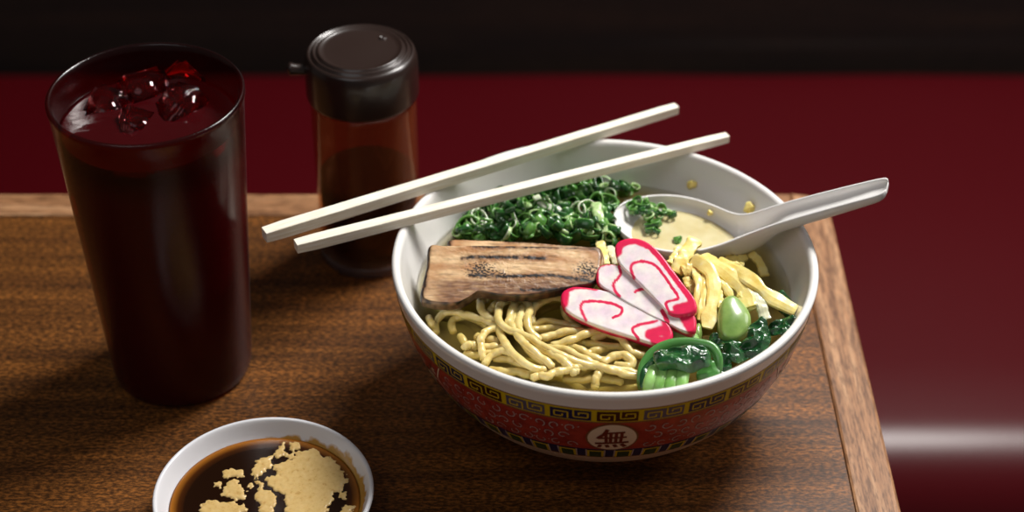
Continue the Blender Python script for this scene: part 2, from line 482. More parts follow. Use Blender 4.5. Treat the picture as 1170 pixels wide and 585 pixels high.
# broth: fills the bowl
M_broth = thin('clear_amber_broth', (1, 1, 1, 1), .03, ior=1.33, volume=((.88, .72, .18, 1), 75, (1, .70, .20, 1), 32), bumpf=(90, .25, .0015, 0))
rb = float(np.interp(BROTH, [p[1] for p in inn][::-1], [p[0] for p in inn][::-1]))
bp = [(0, BROTH)]+[(rb*k/10, BROTH) for k in range(1, 10)]+[(rb-.0008, BROTH+.0002), (rb-.0001, BROTH+.0008)]
bp += [(r-.0002, z+.0002) for r, z in inn if z < BROTH-.001 and r > .001]+[(0, .0132)]
v, f, _ = lathe(bp[::-1], 128, (BC.x, BC.y, 0))
tag(link('soup_broth', v, f, M_broth), 'clear amber broth filling the white ramen bowl', 'broth')

# ------------------------------------------------------------------ noodles
M_nood = mat('yellow_noodle', srgb(226, 200, 118), .3, coat=.5, sss=.25, sssr=(.003, .002, .0008))
t = tex(M_nood, 180, 3); r = ramp(M_nood, t.outputs['Fac'], [(.3, srgb(216, 190, 110)), (.7, srgb(236, 218, 154))]); M_nood.node_tree.links.new(r.outputs[0], M_nood.node_tree.nodes['Principled BSDF'].inputs['Base Color'])
bump(M_nood, t.outputs['Fac'], .15, .0006)
c5 = lambda x, y: (480+.2564*x, 320+.2564*y)
B = BROTH
def zi(za, zm, zb, n):
    return [np.interp(i/(n-1), [0, .5, 1], [za, zm, zb]) for i in range(n)]
NL_ = 'yellow noodle twisted among others in the heap above the broth'
noods = [
 ([(70, 240), (72, 190), (105, 150), (160, 143), (230, 163), (300, 185), (350, 215)], (-4, 3, 0), 'noodle arching in an outer loop beside the left wall of the bowl'),
 ([(150, 232), (142, 190), (180, 162), (240, 172), (300, 205)], (-4, 0, -2), 'noodle loop just inside the outermost noodle arch at left'),
 ([(445, 95), (395, 92), (352, 122), (352, 180), (385, 215), (470, 250), (560, 300), (650, 345), (720, 372), (800, 388), (900, 402), (985, 425)], (4, 8, -1), 'longest noodle, running from the pork edge down across the whole heap'),
 ([(480, 110), (425, 150), (420, 205), (455, 275), (500, 330), (550, 370), (600, 402)], (2, 6, 1), None),
 ([(455, 88), (490, 120), (478, 175), (490, 230), (530, 268)], (3, 6, 2), None),
 ([(305, 86), (272, 95), (272, 130), (300, 165), (340, 185)], (2, 4, 1), 'short noodle hooked against the lower pork edge at left'),
 ([(370, 92), (340, 105), (310, 140)], (2, 3, 1), None),
 ([(650, 75), (590, 78), (535, 100), (503, 130), (495, 170), (500, 200)], (3, 4, -1), 'noodle arching out from under the pork, right of the heap top'),
 ([(495, 205), (560, 182), (630, 195), (710, 212)], (-2, -1.2, -2), None),
 ([(500, 225), (570, 215), (640, 218), (700, 222)], (-2, -2, -3), None),
 ([(540, 262), (610, 240), (660, 228), (720, 232), (800, 228)], (0, 2, -1), None),
 ([(590, 292), (660, 272), (740, 240), (810, 222), (850, 236)], (0, 2.5, -.5), None),
 ([(770, 262), (830, 240), (885, 252), (915, 290), (945, 322), (1000, 335)], (-1, 1.8, -1), 'noodle bending down beside the bok choy, lying alone at the right'),
 ([(195, 305), (215, 288), (250, 288)], (0, 2.4, 1), 'stubby noodle end poking up near the left rim'),
 ([(240, 300), (330, 298), (400, 302)], (-1, 0, 0), None),
 ([(345, 215), (300, 225), (272, 262), (275, 310), (282, 355)], (3, 4, -1), 'noodle bowing down to the left front of the heap'),
 ([(285, 378), (320, 335), (375, 315), (415, 335), (460, 372)], (-1, 3, 0), 'noodle arch rising right behind the front rim, left of the heap'),
 ([(350, 200), (365, 255), (400, 310), (450, 360), (510, 395), (560, 400)], (3, 5, 2), None),
 ([(400, 190), (430, 240), (470, 290), (540, 345), (590, 385)], (6, 8, 4), None),
 ([(520, 300), (600, 335), (650, 372), (700, 410)], (5, 6, 3), None),
 ([(500, 438), (535, 425), (570, 430), (600, 412), (650, 402), (700, 390)], (1, 4, 4), 'lumpy noodle lying in front, closest to the front rim'),
 ([(815, 375), (850, 345), (905, 335), (945, 358), (935, 385), (870, 378)], (0, 2.2, -1), 'small noodle loop beside the front bok choy leaf'),
 ([(700, 385), (780, 380), (850, 400), (920, 420), (980, 430)], (3, 3, -1.5), None),
 ([(780, 482), (783, 445), (800, 405)], (-4, -1, 1), None),
 ([(690, 415), (650, 372), (615, 340), (560, 318)], (3, 6, 4), None),
 ([(560, 300), (640, 310), (720, 350), (790, 380)], (-1, 1, 0), None),
 ([(620, 285), (700, 305), (770, 345), (830, 362)], (-2, -1, -2), None),
 ([(640, 120), (655, 165), (690, 215)], (-1, -1, -3), None),
 ([(250, 250), (300, 262), (350, 275)], (-2, -1, -1), None),
 ([(200, 330), (260, 335), (330, 325), (400, 345)], (-3, -2, -1), None),
 ([(310, 400), (370, 410), (430, 410), (490, 425)], (-4, -2, -2), None),
 ([(330, 350), (400, 355), (440, 372), (500, 385)], (-2, 0, 0), None),
 ([(430, 60), (420, 110), (400, 160), (395, 215)], (3, 5, 5), None),
 ([(460, 130), (440, 180), (445, 235), (480, 290)], (4, 7, 6), None),
 ([(180, 250), (210, 300), (260, 340)], (-4, -4, -3), None),
 ([(640, 440), (720, 445), (800, 440), (900, 455)], (-4, -3, -4), None),
 ([(700, 270), (800, 290), (900, 300), (960, 320)], (-3, -2, -3), None),
 ([(40, 165), (50, 190), (62, 205)], (0, 1, -2), 'tiny noodle end sticking up at the far left of the broth'),
 ([(740, 330), (800, 310), (840, 300)], (-3, -3, -4), None),
 ([(500, 400), (560, 415), (620, 400), (680, 395)], (0, 1, 2), None),
]
for pts, (za, zm, zb), lab in noods:
    zs = zi(za, zm, zb, len(pts))
    P = [at(*c5(*p), B+.001*(z*.85-1.0)) for p, z in zip(pts, zs)]
    P = resample([tuple(p) for p in catmull([tuple(p) for p in P], 8)], max(14, int(len(pts)*7)))
    sd = rng.uniform(0, 99)
    P = [(p[0]+.0004*noise.noise(Vector((i*.25, sd, 0))), p[1]+.0004*noise.noise(Vector((i*.25, sd, 5))), p[2]+.0006*noise.noise(Vector((i*.3, sd, 9)))) for i, p in enumerate(P)]
    rr = rng.uniform(.00175, .0021)
    v, f = tube(P, lambda t: rr*(1+.06*math.sin(t*23+sd)), 12, .92)
    tag(link('noodle', v, f, M_nood), lab or NL_, 'noodle', 'noodles in the broth')
# sunken noodles
for i in range(26):
    cx, cy = rng.uniform(505, 745), rng.uniform(352, 450)
    z = B-rng.uniform(.006, .015); a = rng.uniform(-.5, .9)
    P = []
    k1, k2 = rng.uniform(-.012, .012), rng.uniform(.02, .04)
    c0 = at(cx, cy, z)
    for t in np.linspace(-1, 1, 9):
        x = k2*t; y = k1*(t*t-.4)+.003*math.sin(5*t+i)
        P.append((c0.x+x*math.cos(a)-y*math.sin(a), c0.y-(x*math.sin(a)+y*math.cos(a)), z+.001*math.sin(3*t+i)))
    if any(math.hypot(p[0]-BC.x, p[1]-BC.y) > float(np.interp(p[2], [q[1] for q in inn][::-1], [q[0] for q in inn][::-1]))-.004 for p in P): continue
    v, f = tube(resample([tuple(p) for p in catmull(P, 5)], 36), .0018, 10)
    tag(link('noodle', v, f, M_nood), 'yellow noodle sunken and dim under the broth surface', 'noodle', 'noodles sunken in the broth')

# ------------------------------------------------------------------ slabs (pork, fish cake)
def slab(outline, zc, tilt, thick, na=200, nr=36, paint=None, bev=.0012, dome=0, rough_amp=0, roll=0, dens=.0):
    """outline in photo pixels of its upper face; upper face plane through z=zc, tilted towards the viewer by tilt (rad) and rolled"""
    O = resample(catmull(outline, 8, True), na, True)
    cen = O.mean(0)
    P0 = at(cen[0], cen[1], zc)
    n = Vector((math.sin(roll), -math.sin(tilt), math.cos(tilt))).normalized()
    V, cols, px = [], [], []
    P = [at_plane(o[0], o[1], P0, n) for o in O]
    V.append(P0+n*dome); cols.append(paint(cen[0], cen[1], 0, False))
    rows = []
    size = sum(((p-P0).length for p in P))/na
    for k in range(1, nr+1):
        t = k/nr; row = []
        for i in range(na):
            q = P0+(P[i]-P0)*t
            d = (1-t)*(P[i]-P0).length          # approx distance to the edge
            h = dome*(1-t*t)
            if d < bev: h -= bev-math.sqrt(max(0, bev*bev-(bev-d)**2))
            pp = cen+(O[i]-cen)*t
            if rough_amp: h += rough_amp*(noise.noise(Vector((pp[0]*.12, pp[1]*.3, zc*99)))+.5*noise.noise(Vector((pp[0]*.5, pp[1]*.7, 4))))
            row.append(len(V)); V.append(q+n*h); cols.append(paint(pp[0], pp[1], t, False))
        rows.append(row)
    for dz, ins in ((-thick*.35, -.0001), (-thick*.75, 0), (-thick, .001)):
        row = []
        for i in range(na):
            q = P[i]+(P0-P[i]).normalized()*ins+n*(dz-bev*.5); row.append(len(V)); V.append(q); cols.append(paint(O[i][0], O[i][1], 1, True))
        rows.append(row)
    F = []
    def wind(a, b, c_): return (a, b, c_)
    for i in range(na):
        j = (i+1) % na; F.append((0, rows[0][j], rows[0][i]))
    for k in range(len(rows)-1):
        for i in range(na):
            j = (i+1) % na; F.append((rows[k][i], rows[k][j], rows[k+1][j], rows[k+1][i]))
    F.append(tuple(rows[-1]))
    # orient outwards
    import bmesh
    bm = bmesh.new(); vs = [bm.verts.new(v) for v in V]; [bm.faces.new([vs[i] for i in f]) for f in F]
    bmesh.ops.recalc_face_normals(bm, faces=bm.faces[:]); bm.verts.index_update()
    F = [tuple(v.index for v in f.verts) for f in bm.faces]; bm.free()
    return V, F, cols

def attr_mat(name, rough, coat=.3, sss=.2, sssr=(.003, .0015, .001), bsc=300, bst=.2, bd=.0005):
    m = mat(name, (1, 1, 1, 1), rough, coat=coat, sss=sss, sssr=sssr); N, L, b = nodes(m)
    a = add(m, 'ShaderNodeAttribute'); a.attribute_name = 'Col'
    t = tex(m, bsc, 4); r = ramp(m, t.outputs['Fac'], [(.3, (.88, .88, .88, 1)), (.7, (1.06, 1.06, 1.06, 1))])
    L.new(mixc(m, a.outputs['Color'], r.outputs[0], 1, 'MULTIPLY'), b.inputs['Base Color'])
    bump(m, t.outputs['Fac'], bst, bd); return m

def seg_dist(p, a, b):
    dx, dy = b[0]-a[0], b[1]-a[1]; L = dx*dx+dy*dy; ex, ey = p[0]-a[0], p[1]-a[1]
    t = 0 if L == 0 else max(0, min(1, (ex*dx+ey*dy)/L)); return math.hypot(ex-dx*t, ey-dy*t)
def line_dist(p, pts):
    return min(seg_dist(p, pts[i], pts[i+1]) for i in range(len(pts)-1))
def lerp(a, b, t): t = max(0, min(1, t)); return tuple(a[i]+(b[i]-a[i])*t for i in range(3))
def sm(e0, e1, x): t = max(0, min(1, (x-e0)/(e1-e0))); return t*t*(3-2*t)

c3 = lambda x, y: (440+.2222*x, 260+.2222*y)
M_pork = attr_mat('seared_pork', .42, .25, .1, bsc=500, bst=.1)
lean, fat, sear, char = srgb(126, 88, 62)[:3], srgb(224, 188, 142)[:3], srgb(180, 130, 84)[:3], srgb(24, 12, 7)[:3]
def N3(x, y, s=0): return noise.noise(Vector((x, y, s)))
chars1 = [[c3(450, 92), c3(520, 97), c3(700, 97), c3(900, 97), c3(1095, 108)], [c3(400, 160), c3(450, 152), c3(560, 153), c3(700, 152), c3(820, 160)],
          [c3(440, 245), c3(600, 252), c3(850, 245), c3(1000, 265), c3(1080, 280)], [c3(700, 318), c3(850, 318), c3(980, 310)], [c3(225, 95), c3(212, 180), c3(205, 290), c3(182, 370)]]
def paint_pork(seed, chars, y_lean):
    def f(x, y, t, side):
        u, v = (x-440)/.2222, (y-260)/.2222
        c = lerp(fat, sear, .45+1.2*N3(x*.03, y*.10, seed)+.25*N3(x*.1, y*.3, seed+2))
        lb = y_lean+18*N3(x*.03, 0, seed)      # lean strip towards the front
        c = lerp(c, lean, sm(lb-12, lb+10, v)*(.8+.5*N3(x*.1, y*.5, seed))*(1 if u > 330 else .35+.65*sm(200, 330, u)))
        c = lerp(c, tuple(k*.6 for k in c), sm(.2, .5, N3(x*.05, y*.4, seed+7))*.7)
        c = lerp(c, srgb(112, 76, 52)[:3], sm(-.1, .35, N3(x*.05, y*.35, seed+20))*sm(lb, lb+12, v)*sm(260, 380, u)*.8)
        d = min(line_dist((x, y), l) for l in chars)+1.5*N3(x*.35, y*.35, seed)
        c = lerp(c, srgb(104, 62, 30)[:3], .7*(1-sm(1.0, 5.5, d)))
        c = lerp(c, char, (1-sm(.8, 2.3, d))*sm(-.4, -.05, N3(x*.1, y*.15, seed+5)+.12))
        spots = N3(x*.42, y*.6, seed+9); area = math.exp(-((u-490)/80)**2-((v-215)/45)**2)+math.exp(-((u-1040)/70)**2-((v-225)/55)**2)+.5*math.exp(-((u-610)/60)**2-((v-240)/25)**2)
        c = lerp(c, char, sm(.28, .45, spots*.9+.55*area-.05)*min(1, area*1.6))
        if side: c = lerp(c, char, .7+.5*N3(x*.2, y*.2, 3))
        elif t > .965: c = lerp(c, char, .6+.8*N3(x*.12, y*.12, 6))
        return c
    return f
V, F, cols = slab([c3(*p) for p in [(335, 62), (500, 66), (700, 72), (900, 88), (1060, 100), (1110, 108), (1110, 200), (900, 240), (500, 230), (320, 150), (324, 90)]], .0795, .12, .006, 260, 40,
                  paint_pork(3, [[c3(330, 95), c3(335, 60)], [c3(620, 68), c3(760, 72), c3(1000, 90), c3(1110, 104)]], 600), .0008, rough_amp=.0002)
tag(link('pork_slice', V, F, M_pork, cols=cols), 'braised pork slice mostly hidden behind the front slice, its charred top edge showing', 'pork', 'braised pork slices')
V, F, cols = slab([c3(*p) for p in [(225, 94), (300, 92), (460, 90), (700, 92), (900, 98), (1095, 110), (1112, 180), (1085, 275), (980, 300), (860, 325), (740, 345), (600, 345), (480, 328), (425, 358), (370, 385), (300, 390), (220, 380), (182, 360), (188, 300), (212, 200)]], 0.0815, .30, .006, 360, 64,
                  paint_pork(1, chars1, 268), .0012, rough_amp=.00018)
tag(link('pork_slice', V, F, M_pork, cols=cols), 'seared braised pork slice lying in front with char streaks on fat and lean bands', 'pork', 'braised pork slices')

c4 = lambda x, y: (640+.2564*x, 250+.2564*y)
M_fish = attr_mat('pink_white_fish_cake', .35, .3, .15, (.004, .002, .0015), 250, .08)
pk, pw = srgb(232, 28, 84)[:3], srgb(255, 248, 240)[:3]
pv = srgb(244, 222, 234)[:3]
def paint_fish(lines, wd, blobs):
    def f(x, y, t, side):
        if side: return pk
        c = lerp(pw, pv, .5+.9*N3(x*.08, y*.08, 2))
        for l, w in lines:
            d = line_dist((x, y), l)+.7*N3(x*.25, y*.25, 1)
            c = lerp(c, pk, 1-sm(w*.40, w*.62, d))
        return c
    return f
def cv(l): return [tuple(p) for p in catmull([c4(*p) for p in l], 4)]
cakes = [
 ([(2, 355), (12, 320), (55, 301), (125, 305), (200, 318), (260, 332), (330, 360), (400, 395), (450, 432), (498, 490), (496, 535), (455, 560), (400, 552), (330, 530), (200, 490), (110, 455), (45, 420), (14, 390)],
  [([(8, 400), (15, 340), (50, 305), (110, 300), (160, 306)], 11), ([(20, 380), (25, 335)], 12), ([(250, 325), (330, 355), (410, 396), (455, 432), (500, 500)], 8), ([(480, 450), (490, 535)], 22), ([(400, 515), (450, 500), (480, 500)], 17), ([(420, 540), (470, 545)], 14),
   ([(115, 450), (92, 400), (105, 372), (160, 368), (230, 378), (275, 400), (268, 425), (235, 440)], 6), ([(350, 535), (322, 495), (345, 475), (400, 462), (430, 455)], 6)],
  .0745, .38, -.10, 'pink-edged white fish cake slice lowest of three, lying over the noodles'),
 ([(160, 265), (168, 218), (200, 200), (260, 204), (300, 225), (380, 300), (470, 370), (560, 410), (600, 430), (606, 480), (590, 505), (550, 500), (480, 465), (400, 430), (300, 375), (220, 320), (180, 295)],
  [([(166, 290), (164, 235), (185, 205), (240, 198), (290, 212)], 8), ([(300, 220), (400, 315), (520, 395), (600, 425)], 7), ([(590, 430), (606, 500)], 18), ([(560, 440), (590, 490)], 20), ([(455, 410), (480, 460)], 9),
   ([(262, 215), (270, 250), (240, 285), (245, 320), (265, 345)], 6), ([(335, 325), (360, 315), (385, 312)], 6)],
  .0790, .40, -.10, 'pink-edged white fish cake slice wedged between the other two'),
 ([(248, 160), (246, 115), (275, 90), (335, 83), (395, 105), (450, 155), (500, 220), (555, 295), (600, 355), (608, 400), (585, 422), (530, 432), (485, 420), (440, 375), (380, 315), (310, 245), (270, 205)],
  [([(262, 150), (270, 118), (300, 104), (340, 100), (385, 118)], 11), ([(395, 122), (440, 168), (490, 234), (545, 308), (588, 365)], 10),
   ([(250, 150), (250, 115), (280, 92), (335, 88), (395, 108), (450, 158), (500, 222), (555, 296), (600, 356), (606, 400)], 15), ([(590, 350), (600, 400)], 18), ([(500, 425), (560, 415), (600, 400)], 12), ([(520, 400), (580, 385)], 14), 
   ([(330, 260), (315, 225), (325, 200), (365, 190), (420, 205), (460, 250), (495, 300), (525, 345), (520, 358), (480, 370), (472, 385), (490, 420)], 6)],
  .0855, .42, -.12, 'pink-edged white fish cake slice on top, leaning near the spoon'),
]
for ol, lines, z, ti, ro, lab in cakes:
    L_ = [(cv(l), w*.2564*(2.1 if w < 10 else 2.7)) for l, w in lines]
    V, F, cols = slab([c4(*p) for p in ol], z, ti, .0055, 260, 44, paint_fish(L_, 0, 0), .0012, roll=ro)
    tag(link('fish_cake_slice', V, F, M_fish, cols=cols), lab, 'fish cake', 'fish cake slices on the soup')

# ------------------------------------------------------------------ egg strips
M_egg = mat('egg_omelette', srgb(246, 222, 128), .42, coat=.2, sss=.25, sssr=(.004, .003, .001))
t = tex(M_egg, 160, 4); r = ramp(M_egg, t.outputs['Fac'], [(.3, srgb(238, 204, 96)), (.55, srgb(248, 226, 140)), (.8, srgb(252, 240, 190))]); M_egg.node_tree.links.new(r.outputs[0], M_egg.node_tree.nodes['Principled BSDF'].inputs['Base Color'])
bump(M_egg, t.outputs['Fac'], .3, .0008)
M_eggw = mat('egg_pale', srgb(226, 224, 190), .35, coat=.3, sss=.3, sssr=(.004, .003, .002))
t = tex(M_eggw, 200, 3); bump(M_eggw, t.outputs['Fac'], .1, .0004)
def ribbon(pts, zs, w, th, seed, twist=0.0):
    """pts photo px at heights zs (mm over the broth)"""
    P = [tuple(at(p[0], p[1], B+.001*z)) for p, z in zip(pts, zs)]
    P = [Vector(p) for p in resample([tuple(p) for p in catmull(P, 8)], 48)]; n = len(P)
    sec = [(-.5, -.5), (-.46, .3), (-.3, .5), (0, .56), (.3, .5), (.46, .3), (.5, -.5), (0, -.5)]
    V, F = [], []; ns = len(sec)
    for i in range(n):
        T = (P[min(i+1, n-1)]-P[max(i-1, 0)]).normalized()
        upv = Vector((0, -.45, .9)); Bn = T.cross(upv).normalized(); Nn = Bn.cross(T)
        a = twist*(i/(n-1)-.5)+.25*noise.noise(Vector((i*.1, seed, 0)))
        Bn, Nn = Bn*math.cos(a)+Nn*math.sin(a), Nn*math.cos(a)-Bn*math.sin(a)
        ww = w*(1+.35*noise.noise(Vector((i*.16, seed, 3))))*(1 if 0 < i < n-1 else .86)
        for x, y in sec: V.append(P[i]+Bn*(x*ww)+Nn*(y*th+.0004*noise.noise(Vector((i*.12, x*3, seed)))))
    for i in range(n-1):
        for k in range(ns):
            l = (k+1) % ns; F.append((i*ns+k, (i+1)*ns+k, (i+1)*ns+l, i*ns+l))
    F.append(tuple(range(ns))); F.append(tuple(range(n*ns-1, (n-1)*ns-1, -1)))
    return V, F
eggs = [
 ([(605, 92), (575, 130), (545, 185), (515, 240)], (14, 13, 11, 8), 60, 0, 'broad egg strip lifted against the spoon edge, beside the top fish cake'),
 ([(535, 125), (515, 160), (490, 200)], (9, 9, 8), 34, 0, 'short egg strip tucked between spoon and top fish cake'),
 ([(590, 180), (640, 205), (675, 250), (685, 320), (672, 400), (655, 488)], (12, 13, 12, 9.5, 6, 2), 56, 0, 'long egg strip bending down in front, reaching furthest towards the viewer'),
 ([(600, 225), (618, 290), (612, 360), (600, 405)], (10, 9.5, 7, 5), 34, 0, 'narrow egg strip hanging beside the tip of the top fish cake'),
 ([(645, 250), (640, 320), (628, 400), (622, 452)], (10, 9, 6, 3), 30, 0, 'narrow egg strip just left of the long downward strip'),
 ([(632, 165), (690, 205), (760, 255), (815, 315), (845, 395)], (12, 13, 12, 9, 6), 66, 0, 'wide egg strip running diagonally to the pale piece above the green stalk'),
 ([(700, 190), (790, 235), (860, 280), (930, 340), (990, 375), (1052, 408)], (11, 13, 12, 9.5, 8, 6), 58, 0, 'long egg strip reaching to the right wall of the bowl over dark leaves'),
 ([(650, 200), (700, 262), (740, 310), (762, 348)], (10, 10, 9, 7), 34, 0, 'egg strip ending at the top of the green stalk'),
 ([(700, 300), (706, 350), (722, 398)], (8, 7, 5), 40, 0, 'short egg strip touching the left side of the green stalk'),
 ([(870, 325), (895, 380), (915, 450)], (9, 7, 3), 46, 1, 'pale translucent egg piece drooping onto dark leaves'),
 ([(178, 105), (190, 155), (202, 205)], (8, 9, 8), 42, 0, 'short yellow egg strip between the pork and the top fish cake'),
 ([(222, 125), (240, 165), (258, 200)], (7, 8, 8), 36, 1, 'pale short egg strip touching the pink edge of the top fish cake'),
 ([(850, 155), (890, 195), (912, 255)], (4, 3, 1), 36, 0, 'egg strip by the right wall under the spoon'),
 ([(755, 200), (820, 208)], (5, 5), 26, 0, 'small egg strip right under the spoon bowl'),
 ([(545, 235), (590, 222), (620, 240)], (9, 10, 9), 52, 0, 'folded egg strip at the middle of the egg heap'),
 ([(800, 330), (845, 365), (862, 405)], (8, 7, 5), 40, 0, 'egg strip crossing at the right end of the diagonal strip'),
 ([(560, 260), (580, 300), (590, 330)], (7, 6, 4), 36, 0, 'egg strip low behind the tip of the top fish cake'),
 ([(720, 230), (735, 290), (730, 340)], (7, 6.5, 5), 36, 0, 'egg strip low under the crossing of the long strips'),
 ([(830, 170), (790, 180), (740, 175)], (3, 3, 2), 34, 0, 'egg strip half sunk behind the egg heap'),
]
for i, (pts, zs, w_, mi, lab) in enumerate(eggs):
    if len(pts) == 2: pts = [pts[0], ((pts[0][0]+pts[1][0])/2, (pts[0][1]+pts[1][1])/2), pts[1]]; zs = (zs[0], sum(zs)/2, zs[1])
    v, f = ribbon([c4(*p) for p in pts], zs, w_*.2564/2420*1.12, .0015, i*3.1, .3*(-1)**i)
    tag(link('egg_strip', v, f, [M_egg, M_eggw][mi], smooth=False), lab, 'egg strip', 'shredded omelette strips')
def blob(name, c, r, m, label, cat, group=None, sq=(1, 1, 1), amp=.25, seed=0, sub=3):
    import bmesh
    bm = bmesh.new(); bmesh.ops.create_icosphere(bm, subdivisions=sub, radius=1)
    V = []
    for v in bm.verts:
        k = 1+amp*noise.noise(v.co*1.3+Vector((seed, 0, 0))); V.append(Vector(c)+Vector((v.co.x*r*sq[0]*k, v.co.y*r*sq[1]*k, v.co.z*r*sq[2]*k)))
    F = [tuple(x.index for x in f.verts) for f in bm.faces]; bm.free()
    return tag(link(name, V, F, m), label, cat, group)
def on_wall(px, py):      # where a sight line meets the inner wall of the bowl
    best = None
    for z in np.linspace(.067, .083, 200):
        p = at(px, py, float(z)); e = abs(math.hypot(p.x-BC.x, p.y-BC.y)+.0016-float(np.interp(z, [q[1] for q in inn][::-1], [q[0] for q in inn][::-1])))
        if best is None or e < best[0]: best = (e, p)
    return best[1]
blob('egg_crumb', on_wall(790, 211), .0022, M_egg, 'egg crumb stuck on the back wall of the bowl above the spoon', 'egg crumb', 'egg crumbs', (1.2, .8, 1), .5, 1)
blob('egg_crumb', on_wall(856, 238), .0028, M_egg, 'egg crumb on the bowl wall behind the spoon neck', 'egg crumb', 'egg crumbs', (1, .9, 1.1), .5, 4)

# ------------------------------------------------------------------ greens
M_leaf = mat('dark_green_leaf', srgb(22, 66, 34), .25, coat=.6, sss=.05)
t = tex(M_leaf, 130, 5); r = ramp(M_leaf, t.outputs['Fac'], [(.3, srgb(10, 40, 22)), (.55, srgb(28, 84, 40)), (.75, srgb(60, 120, 56))]); M_leaf.node_tree.links.new(r.outputs[0], M_leaf.node_tree.nodes['Principled BSDF'].inputs['Base Color'])
t2 = tex(M_leaf, 210, 3, (1, 2, 1)); bump(M_leaf, t2.outputs['Fac'], .35, .0015)
M_stem = mat('light_green_stem', srgb(134, 190, 96), .3, coat=.5, sss=.3, sssr=(.002, .004, .001))
t = tex(M_stem, 90, 4, (1, 1, 1)); r = ramp(M_stem, t.outputs['Fac'], [(.3, srgb(108, 166, 70)), (.7, srgb(160, 208, 124))]); M_stem.node_tree.links.new(r.outputs[0], M_stem.node_tree.nodes['Principled BSDF'].inputs['Base Color'])
M_stem2 = mat('mid_green_rib', srgb(74, 132, 62), .3, coat=.5, sss=.2, sssr=(.002, .004, .001))
M_olive = mat('olive_green_stalk', srgb(126, 160, 78), .3, coat=.5, sss=.3, sssr=(.003, .004, .001))
t = tex(M_olive, 60, 4, (1, 1, 1)); r = ramp(M_olive, t.outputs['Fac'], [(.3, srgb(96, 134, 56)), (.7, srgb(156, 186, 104))]); M_olive.node_tree.links.new(r.outputs[0], M_olive.node_tree.nodes['Principled BSDF'].inputs['Base Color'])

def leafsheet(outline, z, tilt, roll, seed, amp=.0022, th=.0007, na=90, nr=22, dome=.002):
    """crumpled cooked leaf: a thin folded sheet with an outline given in photo px"""
    O = resample(catmull(outline, 8, True), na, True); cen = O.mean(0)
    P0 = at(cen[0], cen[1], z); n = Vector((math.sin(roll), -math.sin(tilt), math.cos(tilt))).normalized()
    P = [at_plane(o[0], o[1], P0, n) for o in O]
    tops, V = [], []
    def hgt(p, t):
        q = p*1000
        a = 1.4*noise.noise(Vector((q.x*.11+seed, q.y*.13, 0))); b = noise.noise(Vector((q.x*.45, q.y*.45+seed, 5)))
        ridge = 1-abs(noise.noise(Vector((q.x*.14, q.y*.22+seed, 9))))*3
        return dome*(1-t**3)+amp*(a*1.1+.15*b+.55*ridge)-.0006*t**4
    for s in (0, 1):
        base = len(V); V.append(P0+n*(hgt(P0, 0)-s*th))
        for k in range(1, nr+1):
            t = k/nr
            for i in range(na):
                q = P0+(P[i]-P0)*t; V.append(q+n*(hgt(q, t)-s*th*(1 if k < nr else .4)))
        tops.append(base)
    F = []
    for s, b in enumerate(tops):
        for i in range(na):
            j = (i+1) % na; tri = (b, b+1+i, b+1+j); F.append(tri if s else tri[::-1])
            for k in range(nr-1):
                q = (b+1+k*na+i, b+1+(k+1)*na+i, b+1+(k+1)*na+j, b+1+k*na+j); F.append(q if s else q[::-1])
    a, b = tops[0]+1+(nr-1)*na, tops[1]+1+(nr-1)*na
    for i in range(na):
        j = (i+1) % na; F.append((a+i, a+j, b+j, b+i))
    return V, F
c6 = lambda x, y: (700+.2222*x, 320+.2222*y)
# front bok choy
o0 = at(*c6(330, 440), B-.004)
bok = empty('bok_choy', o0, 'bok choy piece with dark leaf folded over pale ribbed stem at the front rim', 'bok choy', 'cooked greens in the soup')
pp = []
for k, (x0, x1) in enumerate([((190, 545), (235, 395)), ((240, 555), (290, 380)), ((290, 560), (330, 380)), ((345, 555), (370, 385))]):
    pts = [at(*c6(x0[0]-4, x0[1]+40), B-.007), at(*c6(*x0), B-.0005), at(*c6((x0[0]+x1[0])/2, (x0[1]+x1[1])/2+6), B+.0018), at(*c6(*x1), B-.0005)]
    v, f = tube([tuple(p) for p in catmull([tuple(p) for p in pts], 8)], .0035, 14, .8); pp.append((v, f))
v, f, _ = merge(pp); link('stem', v, f, M_stem, bok)
pts = [(150, 560), (146, 500), (165, 430), (215, 370), (290, 335), (370, 325), (450, 332), (510, 350), (540, 400), (540, 460), (525, 500)]
zz = [-5, 0, 3, 5.5, 7, 7.5, 7.5, 7, 5, 1, -4]
v, f = tube(catmull([tuple(at(*c6(*p), B+.001*z)) for p, z in zip(pts, zz)], 7), lambda t: .0018+.0010*math.sin(PI*t), 14, .6)
link('leaf_rib', v, f, M_stem2, bok)
v, f = leafsheet([c6(*p) for p in [(215, 372), (290, 345), (380, 336), (470, 345), (505, 385), (500, 440), (440, 460), (380, 478), (310, 462), (250, 462), (215, 425)]], B+.0078, .5, 0, 3.3, .0022, dome=.0015)
link('leaf', v, f, M_leaf, bok)
v, f = leafsheet([c6(*p) for p in [(148, 470), (180, 420), (230, 380), (250, 420), (205, 460), (180, 520), (160, 560), (140, 545)]], B+.003, .6, .3, 8.1, .0012, dome=.0008)
link('leaf', v, f, M_leaf, bok)
v, f = leafsheet([c6(*p) for p in [(450, 440), (520, 410), (552, 440), (540, 500), (480, 520), (430, 500)]], B+.0015, .4, -.2, 5.1, .001, dome=.001)
link('leaf', v, f, M_stem2, bok)
